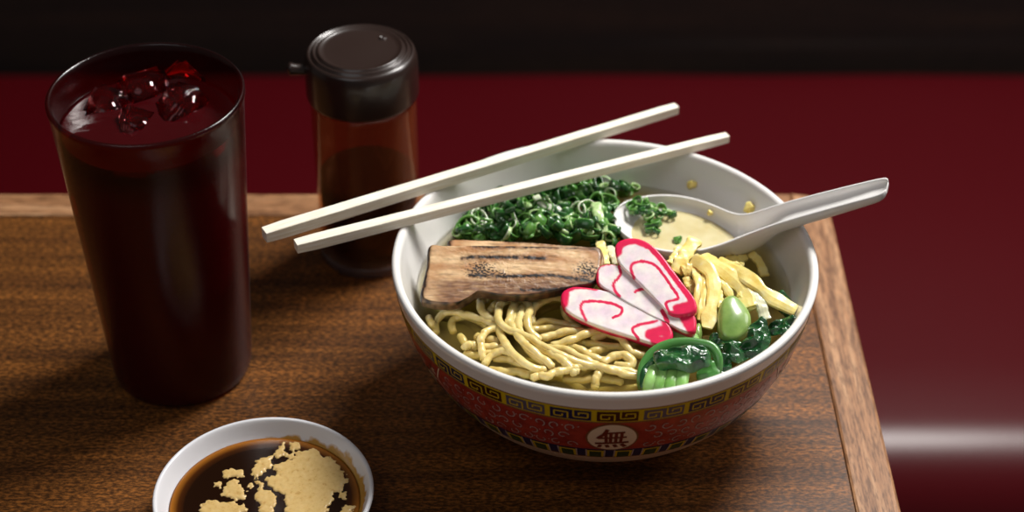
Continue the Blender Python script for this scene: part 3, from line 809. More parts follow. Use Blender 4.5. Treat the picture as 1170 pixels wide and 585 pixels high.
# stalk lumps
def stalk(outline, z, tilt, roll, thick, m, label, dome=.003):
    V, F, cols = slab(outline, z, tilt, thick, 90, 20, lambda *a: (1, 1, 1), .0022, dome=dome*.7, roll=roll)
    return tag(link('bok_choy_stalk', V, F, m), label, 'stalk', 'cooked greens in the soup')
stalk([c4(*p) for p in [(735, 345), (775, 335), (820, 372), (853, 425), (848, 485), (800, 532), (745, 540), (712, 510), (708, 430), (715, 380)]], B+.0065, .35, .1, .006, M_olive, 'plump olive green stalk piece below the egg strips')
stalk([c4(*p) for p in [(500, 495), (560, 485), (610, 500), (625, 530), (600, 575), (500, 590), (480, 550)]], B+.002, .2, 0, .005, M_stem, 'light green stalk piece under the tip of the lowest fish cake')
stalk([c4(*p) for p in [(600, 470), (625, 460), (634, 500), (620, 530), (590, 520)]], B+.003, .2, 0, .004, M_olive, 'small rounded stalk piece beside the tip of the middle fish cake', .0015)
for ol, z, ti, ro, sd, lab in [
 ([(700, 240), (760, 200), (800, 240), (815, 300), (790, 360), (720, 400), (670, 370), (660, 320), (690, 290)], 4.0, .35, 0, 1.0, 'dark crumpled leaf between the olive stalk and the right rim'),
 ([(795, 235), (860, 200), (930, 185), (945, 215), (920, 260), (870, 290), (810, 285)], 4.5, .35, -.1, 4.0, 'glossy dark leaf at the right wall below the longest egg strip'),
 ([(565, 345), (620, 325), (680, 350), (710, 390), (670, 415), (620, 430), (570, 400)], 1.5, .25, .1, 7.0, 'small dark leaf just right of the front bok choy'),
 ([(500, 280), (560, 270), (640, 300), (660, 350), (600, 370), (530, 350)], 0.6, .15, .1, 9.0, 'dark leaf half sunk beneath the olive stalk'),
 ([(820, 70), (870, 60), (930, 110), (950, 180), (890, 190), (840, 130)], 2.0, .2, -.2, 12.0, 'dark leaf tip by the right wall behind the longest egg strip'),
 ([(540, 380), (600, 400), (610, 470), (560, 520), (530, 470)], -.3, .1, 0, 14.0, 'sunken dark leaf edge hugging the front bok choy'),
]:
    v, f = leafsheet([c6(*p) for p in ol], B+.001*z, ti, ro, sd, .0028)
    tag(link('leaf_piece', v, f, M_leaf), lab, 'leaf', 'cooked greens in the soup')

# ------------------------------------------------------------------ sliced green onion
def gmat(name, a, b_, rough=.25):
    m = mat(name, a, rough, coat=.5, sss=.2, sssr=(.001, .002, .0006)); t = tex(m, 350, 3)
    r = ramp(m, t.outputs['Fac'], [(.3, a), (.7, b_)]); m.node_tree.links.new(r.outputs[0], m.node_tree.nodes['Principled BSDF'].inputs['Base Color']); return m
G = [gmat('onion_dark_green', srgb(22, 66, 26), srgb(50, 104, 44)), gmat('onion_green', srgb(60, 118, 44), srgb(112, 160, 76)),
     gmat('onion_pale_green', srgb(150, 190, 112), srgb(196, 218, 160)), gmat('onion_white', srgb(206, 218, 186), srgb(230, 236, 214))]
def ring(R, w, h, oval, mo_, mi_, sd, arc=1.0):
    n = 28; sec = [(0, -.5), (0, .5), (-.5, .62), (-1, .5), (-1, -.5), (-.5, -.6)]; V, F, M = [], [], []
    na_ = n if arc >= 1 else int(n*arc)
    for i in range(na_):
        a = 2*PI*i/n; k = 1+.10*math.sin(2*a+sd)+.06*math.sin(3*a+sd*2)
        for sx, sy in sec:
            rr = (R+sx*w)*k; V.append((rr*math.cos(a), rr*oval*math.sin(a), sy*h*(1+.25*math.sin(a+sd))))
    ns = len(sec)
    for i in range(na_ if arc >= 1 else na_-1):
        j = (i+1) % na_
        for k in range(ns):
            l = (k+1) % ns; F.append((i*ns+k, j*ns+k, j*ns+l, i*ns+l)); M.append(0 if k in (0, 5) else 1)
    if arc < 1: F.append(tuple(range(ns))[::-1]); F.append(tuple(range((na_-1)*ns, na_*ns))); M += [1, 1]
    return V, F, [G[mo_], G[mi_]], M
protos = []
spec = [(3.0, .8, 2.2, .9, 0, 1), (3.8, .8, 2.6, .75, 0, 1), (2.4, .7, 2.0, 1, 1, 2), (4.6, .9, 2.6, .7, 0, 1), (3.2, .6, 1.4, .95, 1, 3), (4.2, .6, 1.2, .9, 2, 3), (2.2, .9, 3.2, .9, 1, 2), (3.4, .9, 2.6, .6, 0, 0), (2.8, .8, 3.4, .8, 1, 1), (3.6, .7, 2.0, .8, 0, 1), (2.0, .6, 1.8, 1, 0, 1), (4.0, .8, 3.0, .5, 0, 0)]
def new_onion(k, loc, rot, sc, label, group):
    if k not in protos_d:
        R_, w_, h_, ov, a, b_ = spec[k]
        V, F, ms, M = ring(R_*.001, w_*.001, h_*.001, ov, a, b_, k*1.7)
        o = link('green_onion_ring', V, F, ms, fmats=M, origin=(0, 0, 0)); protos_d[k] = o
    else:
        o = protos_d[k].copy(); C.objects.link(o)
    o.location = loc; o.rotation_euler = rot; o.scale = (sc, sc, sc)
    return tag(o, label, 'green onion', group)
protos_d = {}
def in_poly(x, y, P):
    c = False; n = len(P)
    for i in range(n):
        (x0, y0), (x1, y1) = P[i], P[(i+1) % n]
        if (y0 > y) != (y1 > y) and x < (x1-x0)*(y-y0)/(y1-y0)+x0: c = not c
    return c
pile = [(519, 262), (530, 252), (545, 238), (570, 226), (600, 214), (640, 206), (680, 204), (712, 210), (738, 216), (724, 232), (712, 250), (706, 262), (700, 276), (680, 274), (640, 270), (600, 268), (560, 268), (525, 268)]
GL = 'sliced green onion ring in the heap behind the pork'
def hz(px, py):   # heap height over the broth, mm
    t = max(0, min(1, (px-520)/90)); u = max(0, min(1, (738-px)/50))
    return 2.5+7.5*min(t, u, 1)*max(0, min(1, (284-py)/26))
cnt = 0; placed = []
for layer, (num, dz, mind) in enumerate(((75, -5, 8), (95, -1.5, 7.5), (95, 1.2, 7.4))):
    pts_l = []; tries = 0
    while len(pts_l) < num and tries < 6000:
        tries += 1
        x, y = rng.uniform(517, 740), rng.uniform(203, 280)
        if not in_poly(x, y, pile): continue
        if any(math.hypot(x-a, (y-b)*1.3) < mind for a, b in pts_l): continue
        if x > 698 and 217 < y < 262 or x > 720 and y > 211: continue      # the spoon lies there
        pts_l.append((x, y))
    for x, y in pts_l:
        z = B+.001*(hz(x, y)+dz+rng.uniform(-.6, .6)); z = max(z, B-.001)
        k = rng.choices(range(12), [5, 5, 3, 4, 3, 2 if layer > 1 else .3, 3, 6, 4, 5, 2, 4])[0]
        p = at(x, y, z)
        if math.hypot(p.x-BC.x, p.y-BC.y) > .086: continue
        new_onion(k, p, (rng.uniform(-1.1, 1.1), rng.uniform(-1.1, 1.1), rng.uniform(0, 6.3)), rng.uniform(.9, 1.5), GL, 'sliced green onions in the heap')
for k, x, y, z, rot, sc, lab in [
 (3, 535, 259, 4.5, (.5, -.1, .1), 1.5, 'large dark green onion ring at the left end of the heap by the pork corner'),
 (3, 607, 262, 7, (.5, .1, .2), 1.5, 'large open green onion ring right behind the pork edge'),
 (5, 671, 238, 13, (.9, .3, .5), 1.25, 'thin pale onion ring standing in the middle of the heap'),
 (4, 622, 214, 10.5, (.3, 0, .2), 1.3, 'thin light green onion ring at the top of the heap behind a chopstick'),
 (5, 628, 231, 13, (.9, .9, 1.4), 1.0, 'whitish onion shred on the heap below the front chopstick'),
 (2, 726, 214, 6, (.2, .2, 0), 1.0, 'light green onion ring at the right end of the heap by the spoon')]:
    p = at(x, y, B+.001*z); new_onion(k, p, rot, sc, lab, 'sliced green onions in the heap')
V, F = ribbon([(681, 232), (683, 243), (686, 254), (690, 266)], (16, 15, 13, 10), .0052, .0012, 2.2)
tag(link('green_onion_shred', V, F, G[2]), 'pale flat green onion shred hanging down the front of the heap', 'green onion', 'sliced green onions in the heap')
V, F = ribbon([(612, 224), (622, 234), (636, 238), (644, 232)], (14, 14, 13, 12), .004, .001, 5.2)
tag(link('green_onion_shred', V, F, G[3]), 'whitish onion shred lying across the middle of the heap', 'green onion', 'sliced green onions in the heap')

for i in range(34):
    while True:
        x, y = rng.uniform(525, 730), rng.uniform(208, 274)
        if in_poly(x, y, pile) and x < 694: break
    z = 2500*0+hz(x, y)+rng.uniform(-.5, 2.2); a = rng.uniform(0, PI); l_ = rng.uniform(5, 10)
    dx, dy = math.cos(a)*l_, math.sin(a)*l_*.6
    V, F = ribbon([(x-dx, y-dy), (x, y+rng.uniform(-2, 2)), (x+dx, y+dy)], (z-1.5, z+.8, z-1.2), rng.uniform(.003, .0062), .0009, i*1.7, rng.uniform(-1.5, 1.5))
    tag(link('green_onion_shred', V, F, G[rng.choice((0, 0, 0, 1, 1, 2))]), 'flat green onion shred mixed into the heap behind the pork', 'green onion', 'green onion shreds in the heap')

# ------------------------------------------------------------------ spoon
M_spoon = mat('spoon_melamine', srgb(232, 230, 228), .25, coat=.3)
SP0 = Vector((.0507, .7389, 0)); SD = Vector((.9595, -.2816, 0)); SB = Vector((.2816, .9595, 0))
def spt(s, w, z): return SP0+SD*s+SB*w+Vector((0, 0, z))
# stations: s, rim z, half width, depth, flatness of the bottom
st = [(.000, .0752, .0012, .0010), (.0015, .0752, .0075, .0030), (.005, .0750, .0130, .0058), (.011, .0748, .0182, .0085), (.019, .0746, .0222, .0105), (.028, .0745, .0240, .0115),
      (.037, .0746, .0232, .0118), (.046, .0751, .0200, .0118), (.053, .0760, .0160, .0118), (.059, .0776, .0126, .0115), (.0645, .0802, .0106, .0110), (.071, .0842, .0098, .0095), (.080, .0900, .0094, .0064), (.092, .0969, .0090, .0060), (.105, .1040, .0086, .0058), (.117, .1104, .0082, .0052), (.1245, .1143, .0078, .0046), (.1275, .1160, .0068, .0036), (.1288, .1167, .0050, .0022)]
stn = np.array(st); 
dense = np.array(catmull(st, 5))
prof_n = 22
V, F = [], []
def section(s, z, w, d, k):
    """outer (k=0) and inner (k=1) U-shaped section"""
    out = []; th = .0016 if s > .062 else .0015
    hb = 3.2 if s > .06 else 2.4
    ww = max(w-(th if k else 0), .0002); dd = max(d-(th if k else 0), .0002)
    for i in range(prof_n+1):
        a = PI*i/prof_n; ca, sa = math.cos(a), math.sin(a)
        x = ww*math.copysign(abs(ca)**(2/hb), ca); y = -dd*abs(sa)**(2/hb)
        out.append((x, z+y))
    return out
ringsn = []
slope = np.gradient(dense[:, 1], dense[:, 0])
for (s, z, w, d), sl in zip(dense, slope):
    o = section(s, z, w, d, 0); i_ = section(s, z, w, d, 1)
    a = min(.6, math.atan(max(0, sl)))
    # tilt sections on the handle so they stay square to it
    top = [(s, o[0][0]*.98, z+.0004), (s, i_[0][0]*1.02, z+.0004)]
    row = []
    for x, zz in o[::-1]: row.append((s+(z-zz)*math.sin(a)*.9, x, zz))
    row.append((s, o[0][0]-.0004, z+.0005)); row.append((s, i_[0][0]+.0002, z+.0005))
    for x, zz in i_: row.append((s+(z-zz)*math.sin(a)*.9, x, zz))
    row.append((s, i_[-1][0]-.0002, z+.0005)); row.append((s, o[-1][0]+.0004, z+.0005))
    ringsn.append([spt(*q) for q in row])
m_ = len(ringsn[0])
for r_ in ringsn: V += r_
for k in range(len(ringsn)-1):
    for i in range(m_):
        j = (i+1) % m_; F.append((k*m_+i, (k+1)*m_+i, (k+1)*m_+j, k*m_+j))
F.append(tuple(range(m_))); F.append(tuple(range(len(V)-1, len(V)-m_-1, -1)))
spoon = link('soup_spoon', V, F, M_spoon)
tag(spoon, 'white soup spoon resting in the bowl with its handle over the right rim', 'spoon')
# broth in the spoon
M_spb = mat('pale_broth', srgb(228, 212, 166), .08, coat=.6, sss=.2)
t = tex(M_spb, 60, 2); r = ramp(M_spb, t.outputs['Fac'], [(.3, srgb(204, 184, 132)), (.7, srgb(222, 208, 166))]); M_spb.node_tree.links.new(r.outputs[0], M_spb.node_tree.nodes['Principled BSDF'].inputs['Base Color'])
zl = .0684
L1, L2 = [], []
for s, z, w, d in dense:
    dd = d-.0015; h = z-zl
    if w < .003 or dd <= h or s > .064: continue
    hb = 3.2 if s > .06 else 2.4
    fr_ = min(1, h/dd); sa = fr_**(hb/2); x = (w-.0015)*max(0, 1-sa*sa)**(1/hb)
    L1.append(spt(s, x+.0002, zl)); L2.append(spt(s, -x-.0002, zl))
V = L1+L2; n = len(L1); V += [v-Vector((0, 0, .0004)) for v in V]
F = [(i, n+i, n+i+1, i+1) for i in range(n-1)]+[(2*n+i, 2*n+i+1, 3*n+i+1, 3*n+i) for i in range(n-1)]
F += [(i, i+1, 2*n+i+1, 2*n+i) for i in range(n-1)]+[(n+i, 3*n+i, 3*n+i+1, n+i+1) for i in range(n-1)]+[(0, 2*n, 3*n, n), (n-1, 2*n-1, 4*n-1, 3*n-1)]
tag(link('spoon_broth', V, F, M_spb, smooth=False), 'shallow pale broth held in the white soup spoon', 'broth')
for x, y, z, k, sc in [(722, 236, 9.5, 9, .8), (729, 231, 10, 0, .9), (735, 240, 9, 7, .85), (742, 236, 9, 0, .8), (741, 247, 7.5, 2, .9), (746, 256, 6, 9, .9), (750, 264, 5, 10, .9), (753, 247, 6, 10, .8), (762, 242, 6, 2, .8), (768, 245, 5.6, 10, .9), (736, 230, 10, 2, .8), (748, 243, 7, 7, .8), (727, 243, 8, 10, .9), (743, 262, 5, 0, .7), (733, 235, 10, 1, .9), (745, 240, 8, 6, .9), (738, 243, 8.5, 1, .8), (750, 256, 6, 8, .8), (756, 240, 7, 1, .8), (724, 240, 9, 8, .8)]:
    new_onion(k, at(x, y, B+.001*z), (rng.uniform(-.7, .7), rng.uniform(-.7, .7), rng.uniform(0, 6)), sc*1.25, 'sliced green onion ring in the clump lying inside the spoon', 'sliced green onions in the spoon')
new_onion(8, at(774, 274, zl+.0008), (1.2, .2, 1.3), .8, 'single small green onion bit at the front edge inside the spoon', 'sliced green onions in the spoon')
blob('egg_crumb', at(811, 243, .0725), .0014, M_egg, 'tiny egg crumb inside the spoon', 'egg crumb', 'egg crumbs', (1, 1, 1), .4, 9)

# ------------------------------------------------------------------ chopsticks
M_chop = mat('bare_wood_chopstick', srgb(236, 226, 204), .6)
t = tex(M_chop, 60, 5, (1, 22, 22)); r = ramp(M_chop, t.outputs['Fac'], [(.35, srgb(232, 220, 196)), (.55, srgb(245, 238, 222)), (.7, srgb(250, 246, 236))]); M_chop.node_tree.links.new(r.outputs[0], M_chop.node_tree.nodes['Principled BSDF'].inputs['Base Color'])
bump(M_chop, t.outputs['Fac'], .3, .0004)
def chopstick(a, b, ta, tb, wa, wb, label):
    """a thick end, b thin end (photo px of the middle of the stick)"""
    zr = .0864
    A, Bp = at(*a, zr+ta/2), at(*b, zr+tb/2)
    L = (Bp-A).length; rows = []
    secs = [(-1, -.92), (-1, .9), (-.92, 1), (.92, 1), (1, .9), (1, -.92), (.92, -1), (-.92, -1)]
    V, F = [], []; n = 24
    for i in range(n+1):
        t = i/n; w, h = wa+(wb-wa)*t, ta+(tb-ta)*t
        sh = .9 if i in (0, n) else 1
        for y, z in secs:
            V.append((t*L, y*w/2*sh+.00012*noise.noise(Vector((t*9, y, 0))), z*h/2*sh))
    ns = len(secs)
    for i in range(n):
        for k in range(ns):
            l = (k+1) % ns; F.append((i*ns+k, i*ns+l, (i+1)*ns+l, (i+1)*ns+k))
    F.append(tuple(range(ns))[::-1]); F.append(tuple(range(n*ns, n*ns+ns)))
    F = [f[::-1] for f in F]
    o = link('chopstick', V, F, M_chop, smooth=False, origin=(0, 0, 0)); o.location = A
    d = (Bp-A).normalized(); o.rotation_euler = (0, -math.asin(d.z), math.atan2(d.y, d.x))
    return tag(o, label, 'chopstick', 'pair of chopsticks')
chopstick((302, 268.5), (773, 124), .0062, .0050, .0066, .0050, 'pale wooden chopstick farther back, crossing the back rim of the bowl')
chopstick((338, 281.5), (831, 157), .0056, .0044, .0060, .0048, 'pale wooden chopstick in front, nearer the pork and lying over the green onions')

# ------------------------------------------------------------------ tumbler with drink
CC = Vector((-.1666, .7118, 0)); CH = .162
M_cup = thin('dark_red_clear_plastic', (.60, .06, .06, 1), .22, diffuse=srgb(74, 3, 6), dfac=(.128, .142, .55, .06), ior=1.45, bumpf=(900, .25, .0004, 0))
ro = lambda z: .0345+(.0445-.0345)*z/CH
prof = [(0, .002), (.028, .002), (.031, 0), (.0335, .0006), (.0345, .003)]+[(ro(z), z) for z in np.linspace(.008, .158, 26)]+[(.0449, .1595), (.0449, .1612), (.0443, .1621), (.0434, .1621), (.0426, .1612)]
prof += [(ro(z)-.0024, z) for z in np.linspace(.158, .010, 20)]+[(.030, .0065), (0, .006)]
v, f, _ = lathe(prof, 96, (CC.x, CC.y, 0))
tag(link('drink_tumbler', v, f, M_cup), 'tall dark red plastic tumbler standing left of the sauce bottle', 'tumbler')
M_drink = mat('red_lit_drink', srgb(56, 4, 7), .06, coat=.8, trans=.0)  # red light coming through the tumbler is put into the drink's colour
t = tex(M_drink, 40, 3); bump(M_drink, t.outputs['Fac'], .25, .004)
zl2 = .1455
rl = lambda z: ro(z)-.0026
prof = [(0, .0065), (.0295, .007), (rl(.012), .0105)]+[(rl(z), z) for z in np.linspace(.02, zl2, 10)]+[(rl(zl2)-.0015, zl2-.0003)]+[(rl(zl2)*k/6, zl2-.0005) for k in range(5, 0, -1)]+[(0, zl2-.0005)]
v, f, _ = lathe(prof, 80, (CC.x, CC.y, 0)); tag(link('iced_drink', v, f, M_drink), 'dark iced drink filling the red tumbler', 'drink')
M_ice = mat('red_lit_ice', (.9, .25, .25, 1), .02, trans=1, ior=1.31)
def ice(c, sz, rot, label):
    import bmesh
    bm = bmesh.new(); bmesh.ops.create_cube(bm, size=1)
    bmesh.ops.bevel(bm, geom=bm.edges[:], offset=.13, segments=3, affect='EDGES')
    bmesh.ops.subdivide_edges(bm, edges=bm.edges[:], cuts=1, use_grid_fill=True)
    Rm = Matrix.Rotation(rot[0], 3, 'X') @ Matrix.Rotation(rot[1], 3, 'Y') @ Matrix.Rotation(rot[2], 3, 'Z')
    V = []
    for v in bm.verts:
        q = v.co*(1+.10*noise.noise(v.co*2.5+Vector((sz*900, 0, 0)))); q = Vector((q.x*1.1, q.y*.95, q.z*.8))*sz
        V.append(Rm @ q+c)
    F = [tuple(x.index for x in f.verts) for f in bm.faces]; bm.free()
    tag(link('ice_cube', V, F, M_ice), label, 'ice cube', 'ice cubes in the drink')
for (x, y), dz, sz, rot, lab in [
 ((165, 108), -.004, .021, (.5, .3, .4), 'ice cube sticking up highest at the back middle of the drink'),
 ((206, 128), -.0045, .022, (.2, -.5, .9), 'ice cube with sharp corner at the right of the drink'),
 ((122, 132), -.0065, .021, (.6, .2, 1.2), 'ice cube at the left of the drink'),
 ((160, 150), -.0065, .019, (.1, .5, .2), 'ice cube nearest the front wall of the tumbler'),
 ((206, 98), -.0065, .018, (.7, .1, .8), 'ice cube mostly sunk near the back right of the drink')]:
    ice(at(x, y, zl2+dz), sz, rot, lab)

# ------------------------------------------------------------------ soy sauce bottle
QC = Vector((-.0770, .8090, 0))
M_bot = thin('clear_smoky_plastic', (.86, .66, .52, 1), .05, diffuse=srgb(190, 110, 70), dfac=(.046, .056, .02, .14), ior=1.5)
M_lid = mat('dark_brown_plastic', srgb(40, 28, 24), .3, coat=.2)
bot = empty('sauce_bottle', QC, 'round clear sauce bottle with dark brown lid standing behind the chopsticks', 'bottle')
prof = [(0, .004), (.02, .003), (.0245, 0), (.0262, .0008), (.0272, .004)]+[(.0272+.0003*z/.1, z) for z in np.linspace(.01, .104, 16)]+[(.0258, .104)]
prof += [(.0256, z) for z in np.linspace(.100, .014, 12)]+[(.024, .0105), (0, .0095)]
v, f, _ = lathe(prof, 96, QC); link('bottle_body', v, f, M_bot, bot)
M_bbase = thin('clear_thick_base', (.75, .7, .7, 1), .1, diffuse=srgb(150, 140, 140), dfac=.22, ior=1.5)  # grey diffuse part stands in for glints in the clear base
v, f, _ = lathe([(0, .0003), (.024, .0002), (.0268, -.0), (.0277, .0012), (.0279, .0045), (.0276, .0062), (.0273, .0065), (0, .0068)], 96, QC); link('bottle_base', v, f, M_bbase, bot)
prof = [(.0262, .1045), (.0262, .1015), (.0287, .1012), (.0291, .1025), (.0291, .118), (.0288, .1215), (.0280, .1245), (.0268, .1262), (.0262, .1262), (.0258, .1254), (.0250, .1254), (.0246, .1270), (.0238, .1274), (.0234, .1264), (.0224, .1264), (.0220, .1276), (.0212, .1280), (.0205, .1272), (.018, .1270), (.010, .1273), (0, .1274)]
lid_ctrl = prof
v, f, _ = lathe(prof, 96, QC); lid = link('lid', v, f, M_lid, bot)
a = math.radians(188); d = Vector((math.cos(a), math.sin(a), 0))
p0 = QC+Vector((0, 0, .1175))+d*.0265
v, f = tube([p0, p0+d*.004, p0+d*.0075+Vector((0, 0, .0004)), p0+d*.0095+Vector((0, 0, .0008)), p0+d*.010+Vector((0, 0, .0008))], lambda t: .0030 if t < .6 else .0034, 18); 
link('spout', v, f, M_lid, lid)
pv_ = at(437, 43, .1274)
v, f, _ = lathe([(0, 0), (.0009, .0), (.0012, .0005), (.0018, .0004), (.0021, -.0006)], 20, pv_); link('vent_nub', v, f, M_lid, lid)
M_soy = mat('dark_soy_sauce', srgb(14, 8, 6), .08, coat=.3)
prof = [(0, .0098), (.023, .0108), (.0252, .0145), (.0254, .03), (.0254, .0515), (.0245, .0510), (.015, .0508), (0, .0508)]
v, f, _ = lathe(prof, 72, QC); tag(link('soy_sauce', v, f, M_soy), 'black soy sauce filling the lower half of the bottle', 'soy sauce')

# ------------------------------------------------------------------ dipping dish
DC = Vector((-.1119, .5972, 0))
M_dish = mat('speckled_white_ceramic', srgb(226, 226, 230), .2, coat=.4)
N, L, b = nodes(M_dish)
t = tex(M_dish, 290, 2, kind='ShaderNodeTexVoronoi'); t2 = tex(M_dish, 130, 2)
r1 = ramp(M_dish, t.outputs['Distance'], [(.13, (1, 1, 1, 1)), (.24, (0, 0, 0, 1))]); r2 = ramp(M_dish, t2.outputs['Fac'], [(.45, (0, 0, 0, 1)), (.66, (1, 1, 1, 1))])
mm_ = mixc(M_dish, r1.outputs[0], r2.outputs[0], 1, 'MULTIPLY')
base = mixc(M_dish, srgb(228, 228, 232), srgb(110, 112, 120), mm_)
# golden sauce residue on the inner wall just above the sauce
tc = add(M_dish, 'ShaderNodeTexCoord'); sx = add(M_dish, 'ShaderNodeSeparateXYZ'); L.new(tc.outputs['Object'], sx.inputs[0])
ln = add(M_dish, 'ShaderNodeVectorMath'); ln.operation = 'LENGTH'; cmb = add(M_dish, 'ShaderNodeCombineXYZ'); L.new(sx.outputs[0], cmb.inputs[0]); L.new(sx.outputs[1], cmb.inputs[1]); L.new(cmb.outputs[0], ln.inputs[0])
ad = add(M_dish, 'ShaderNodeMath'); ad.operation = 'MULTIPLY_ADD'; ad.inputs[1].default_value = .0042; L.new(t2.outputs['Fac'], ad.inputs[0]); L.new(ln.outputs['Value'], ad.inputs[2])
xo = add(M_dish, 'ShaderNodeMath'); xo.operation = 'MULTIPLY_ADD'; xo.inputs[1].default_value = -.045; L.new(sx.outputs[0], xo.inputs[0]); L.new(ad.outputs[0], xo.inputs[2])
rs = ramp(M_dish, xo.outputs[0], [(.0, (1, 1, 1, 1)), (1, (0, 0, 0, 1))])
mr = add(M_dish, 'ShaderNodeMapRange'); mr.inputs['From Min'].default_value = .0452; mr.inputs['From Max'].default_value = .0460; mr.inputs['To Min'].default_value = 1; mr.inputs['To Max'].default_value = 0
L.new(xo.outputs[0], mr.inputs['Value'])
gt = add(M_dish, 'ShaderNodeMath'); gt.operation = 'GREATER_THAN'; gt.inputs[1].default_value = .006; L.new(sx.outputs[2], gt.inputs[0])
mul = add(M_dish, 'ShaderNodeMath'); mul.operation = 'MULTIPLY'; L.new(mr.outputs[0], mul.inputs[0]); L.new(gt.outputs[0], mul.inputs[1])
L.new(mixc(M_dish, base, srgb(196, 148, 66), mul.outputs[0]), b.inputs['Base Color'])
prof = [(0, .003), (.024, .0025), (.026, 0), (.029, .0002), (.031, .003), (.040, .0085), (.0465, .0155), (.0492, .0205), (.0496, .0218), (.0492, .0227), (.0483, .0229), (.0474, .0222), (.0452, .0180), (.043, .0145), (.039, .0105), (.032, .0065), (.02, .0048), (0, .0045)]
prof = [tuple(p) for p in catmull(prof, 3)]; prof[-1] = (0, .0045); prof[0] = (0, .003)
prof = [(max(0, r), z) for r, z in prof]
v, f, _ = lathe(prof, 128, DC); tag(link('sauce_dish', v, f, M_dish, origin=DC), 'small round speckled white dipping dish at the front of the table', 'dish')
zd = .0150; rd = .0430
M_dip = mat('dark_dipping_sauce', srgb(28, 14, 6), .15, spec=.3)
N, L, b = nodes(M_dip); tc = add(M_dip, 'ShaderNodeTexCoord'); gl_ = add(M_dip, 'ShaderNodeVectorMath'); gl_.operation = 'LENGTH'; L.new(tc.outputs['Object'], gl_.inputs[0])
mr = add(M_dip, 'ShaderNodeMapRange'); mr.inputs['From Min'].default_value = .0375; mr.inputs['From Max'].default_value = .0432; L.new(gl_.outputs['Value'], mr.inputs['Value'])
rp = ramp(M_dip, mr.outputs[0], [(0, srgb(30, 15, 7)), (.5, srgb(64, 32, 10)), (1, srgb(150, 92, 30))]); L.new(rp.outputs[0], b.inputs['Base Color'])
v, f, _ = lathe([(0, .0052), (.03, .0068), (.038, .0108), (rd-.0012, zd-.0012), (rd, zd+.0002), (rd-.0010, zd), (.035, zd-.0002), (.02, zd-.0002), (0, zd-.0002)], 96, DC)
tag(link('dipping_sauce', v, f, M_dip, origin=DC+Vector((0, 0, .005))), 'dark brown dipping sauce pooled in the white dish', 'sauce')
# mustard floating on it
cd = lambda x, y: (160+.2393*x, 460+.2393*y)
polys = [[(845, 225), (900, 262), (960, 310), (985, 370), (960, 420), (925, 435), (905, 490), (880, 560), (760, 600), (690, 560), (700, 480), (690, 440), (640, 420), (600, 372), (610, 352), (660, 345), (640, 300), (690, 280), (722, 270), (760, 230), (800, 222)],
         [(545, 300), (590, 262), (632, 255), (628, 300), (590, 340), (548, 360), (538, 335)], [(650, 215), (685, 190), (695, 215), (680, 255), (645, 275)], [(712, 190), (745, 185), (762, 215), (725, 230)], [(700, 245), (730, 235), (735, 262), (705, 275)],
         [(405, 325), (440, 312), (495, 320), (498, 355), (460, 352), (400, 362)], [(345, 395), (385, 375), (395, 385), (380, 408)], [(410, 375), (450, 365), (500, 410), (505, 450), (470, 465), (395, 445)],
         [(555, 380), (590, 378), (592, 400), (570, 402)], [(505, 385), (535, 390), (530, 405), (508, 405)], [(285, 490), (330, 470), (400, 470), (500, 485), (510, 520), (400, 560), (290, 560)],
         [(545, 440), (570, 410), (640, 430), (660, 470), (630, 520), (590, 560), (560, 480)], [(950, 430), (985, 425), (990, 460), (960, 465)], [(965, 500), (1020, 500), (1000, 560), (960, 540)],
         [(420, 600), (520, 560), (640, 600), (700, 700), (560, 720)], [(760, 620), (860, 600), (900, 680), (800, 740)], [(300, 620), (380, 640), (360, 700)]]
W = [[(lambda p: (p.x-DC.x, p.y-DC.y))(at(*cd(*q), zd)) for q in P] for P in polys]
def poly_sd(x, y, P):
    d = line_dist((x, y), P+[P[0]]); return d if in_poly(x, y, P) else -d
ng = 260; R0 = rd-.0012
V, F, idx = [], [], {}
for j in range(ng+1):
    for i in range(ng+1):
        x, y = -R0+2*R0*i/ng, -R0+2*R0*j/ng
        if math.hypot(x, y) > R0: continue
        jit = .0018*noise.noise(Vector((x*230, y*230, 0)))+.0016*noise.noise(Vector((x*560, y*560, 3)))+.0006*noise.noise(Vector((x*1300, y*1300, 3)))
        sd = max(poly_sd(x, y, P) for P in W)+jit
        h = max(-.0006, min(.0009, sd*.9)) if sd < .001 else .0009
        h = -.0007 if sd < -.0006 else (sd/.0006*.0006 if sd < 0 else .0004*(1-math.exp(-sd/.0006)))
        if sd < -.0008: continue
        idx[i, j] = len(V); V.append((DC.x+x, DC.y+y, zd+h+.00012*noise.noise(Vector((x*400, y*400, 8)))))
for (i, j), a in idx.items():
    if all(k in idx for k in ((i+1, j), (i+1, j+1), (i, j+1))): F.append((a, idx[i+1, j], idx[i+1, j+1], idx[i, j+1]))
M_must = mat('pale_mustard', srgb(206, 172, 108), .4, coat=.2, sss=.1)
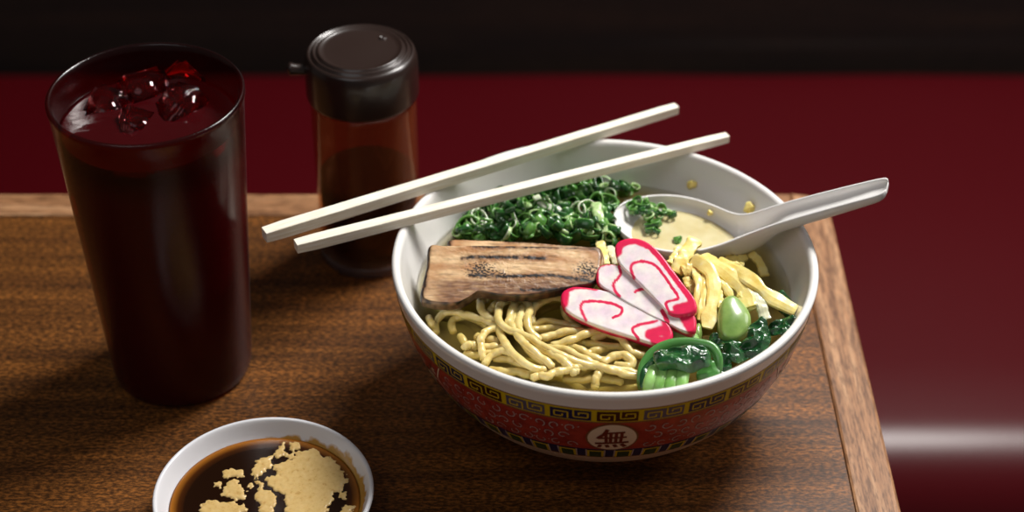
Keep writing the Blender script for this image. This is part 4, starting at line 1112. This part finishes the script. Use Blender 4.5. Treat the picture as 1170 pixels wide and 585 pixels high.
t = tex(M_must, 500, 4); r = ramp(M_must, t.outputs['Fac'], [(.25, srgb(176, 134, 66)), (.42, srgb(206, 172, 106)), (.8, srgb(216, 186, 126))]); M_must.node_tree.links.new(r.outputs[0], M_must.node_tree.nodes['Principled BSDF'].inputs['Base Color'])
tag(link('mustard', V, F, M_must), 'tan mustard floating in broken patches on the dark sauce', 'mustard')

# ------------------------------------------------------------------ light
def area(name, loc, target, size, power, col=(1, 1, 1), sy=None):
    l = bpy.data.lights.new(name, 'AREA'); l.size = size; l.energy = power; l.color = col
    if sy: l.shape = 'RECTANGLE'; l.size_y = sy
    o = bpy.data.objects.new(name, l); C.objects.link(o); o.location = loc
    o.rotation_euler = (Vector(target)-Vector(loc)).to_track_quat('-Z', 'Y').to_euler(); return o
area('ceiling_lamp', (.50, 1.22, 1.05), (.02, .70, .05), .42, 21, (1, .97, .93), .30)
area('fill_light', (-.5, -.1, 1.4), (0, .7, 0), .9, 2.4, (.95, .97, 1))  # added weak fill from the camera's left, no real source
area('bench_sheen_light', (1.1, 1.0, .8), (.35, 1.0, -.3), .4, 3.5, (1, .95, .95))  # added light, placed for the sheen on the rounded seat edge
w = bpy.data.worlds.new('room_dim'); scene.world = w; w.use_nodes = True
w.node_tree.nodes['Background'].inputs[0].default_value = (.9, .8, .75, 1); w.node_tree.nodes['Background'].inputs[1].default_value = .10

# ------------------------------------------------------------------ camera
cam = bpy.data.cameras.new('camera'); co = bpy.data.objects.new('camera', cam); C.objects.link(co)
co.location = CAM; co.rotation_euler = (PI/2-TH, 0, 0)
cam.sensor_width = 36; cam.lens = 36*FPX/1170; cam.clip_start = .01
cam.dof.use_dof = True; cam.dof.focus_distance = .84; cam.dof.aperture_fstop = 5.6
scene.camera = co
scene.view_settings.view_transform = 'Standard'; scene.view_settings.look = 'None'
scene.view_settings.gamma = 1; scene.view_settings.use_curve_mapping = False; scene.view_settings.exposure = 0.1
scene.cycles.use_denoising = True
scene.cycles.transparent_max_bounces = 16; scene.cycles.max_bounces = 10; scene.cycles.transmission_bounces = 8
scene.cycles.sample_clamp_indirect = 3
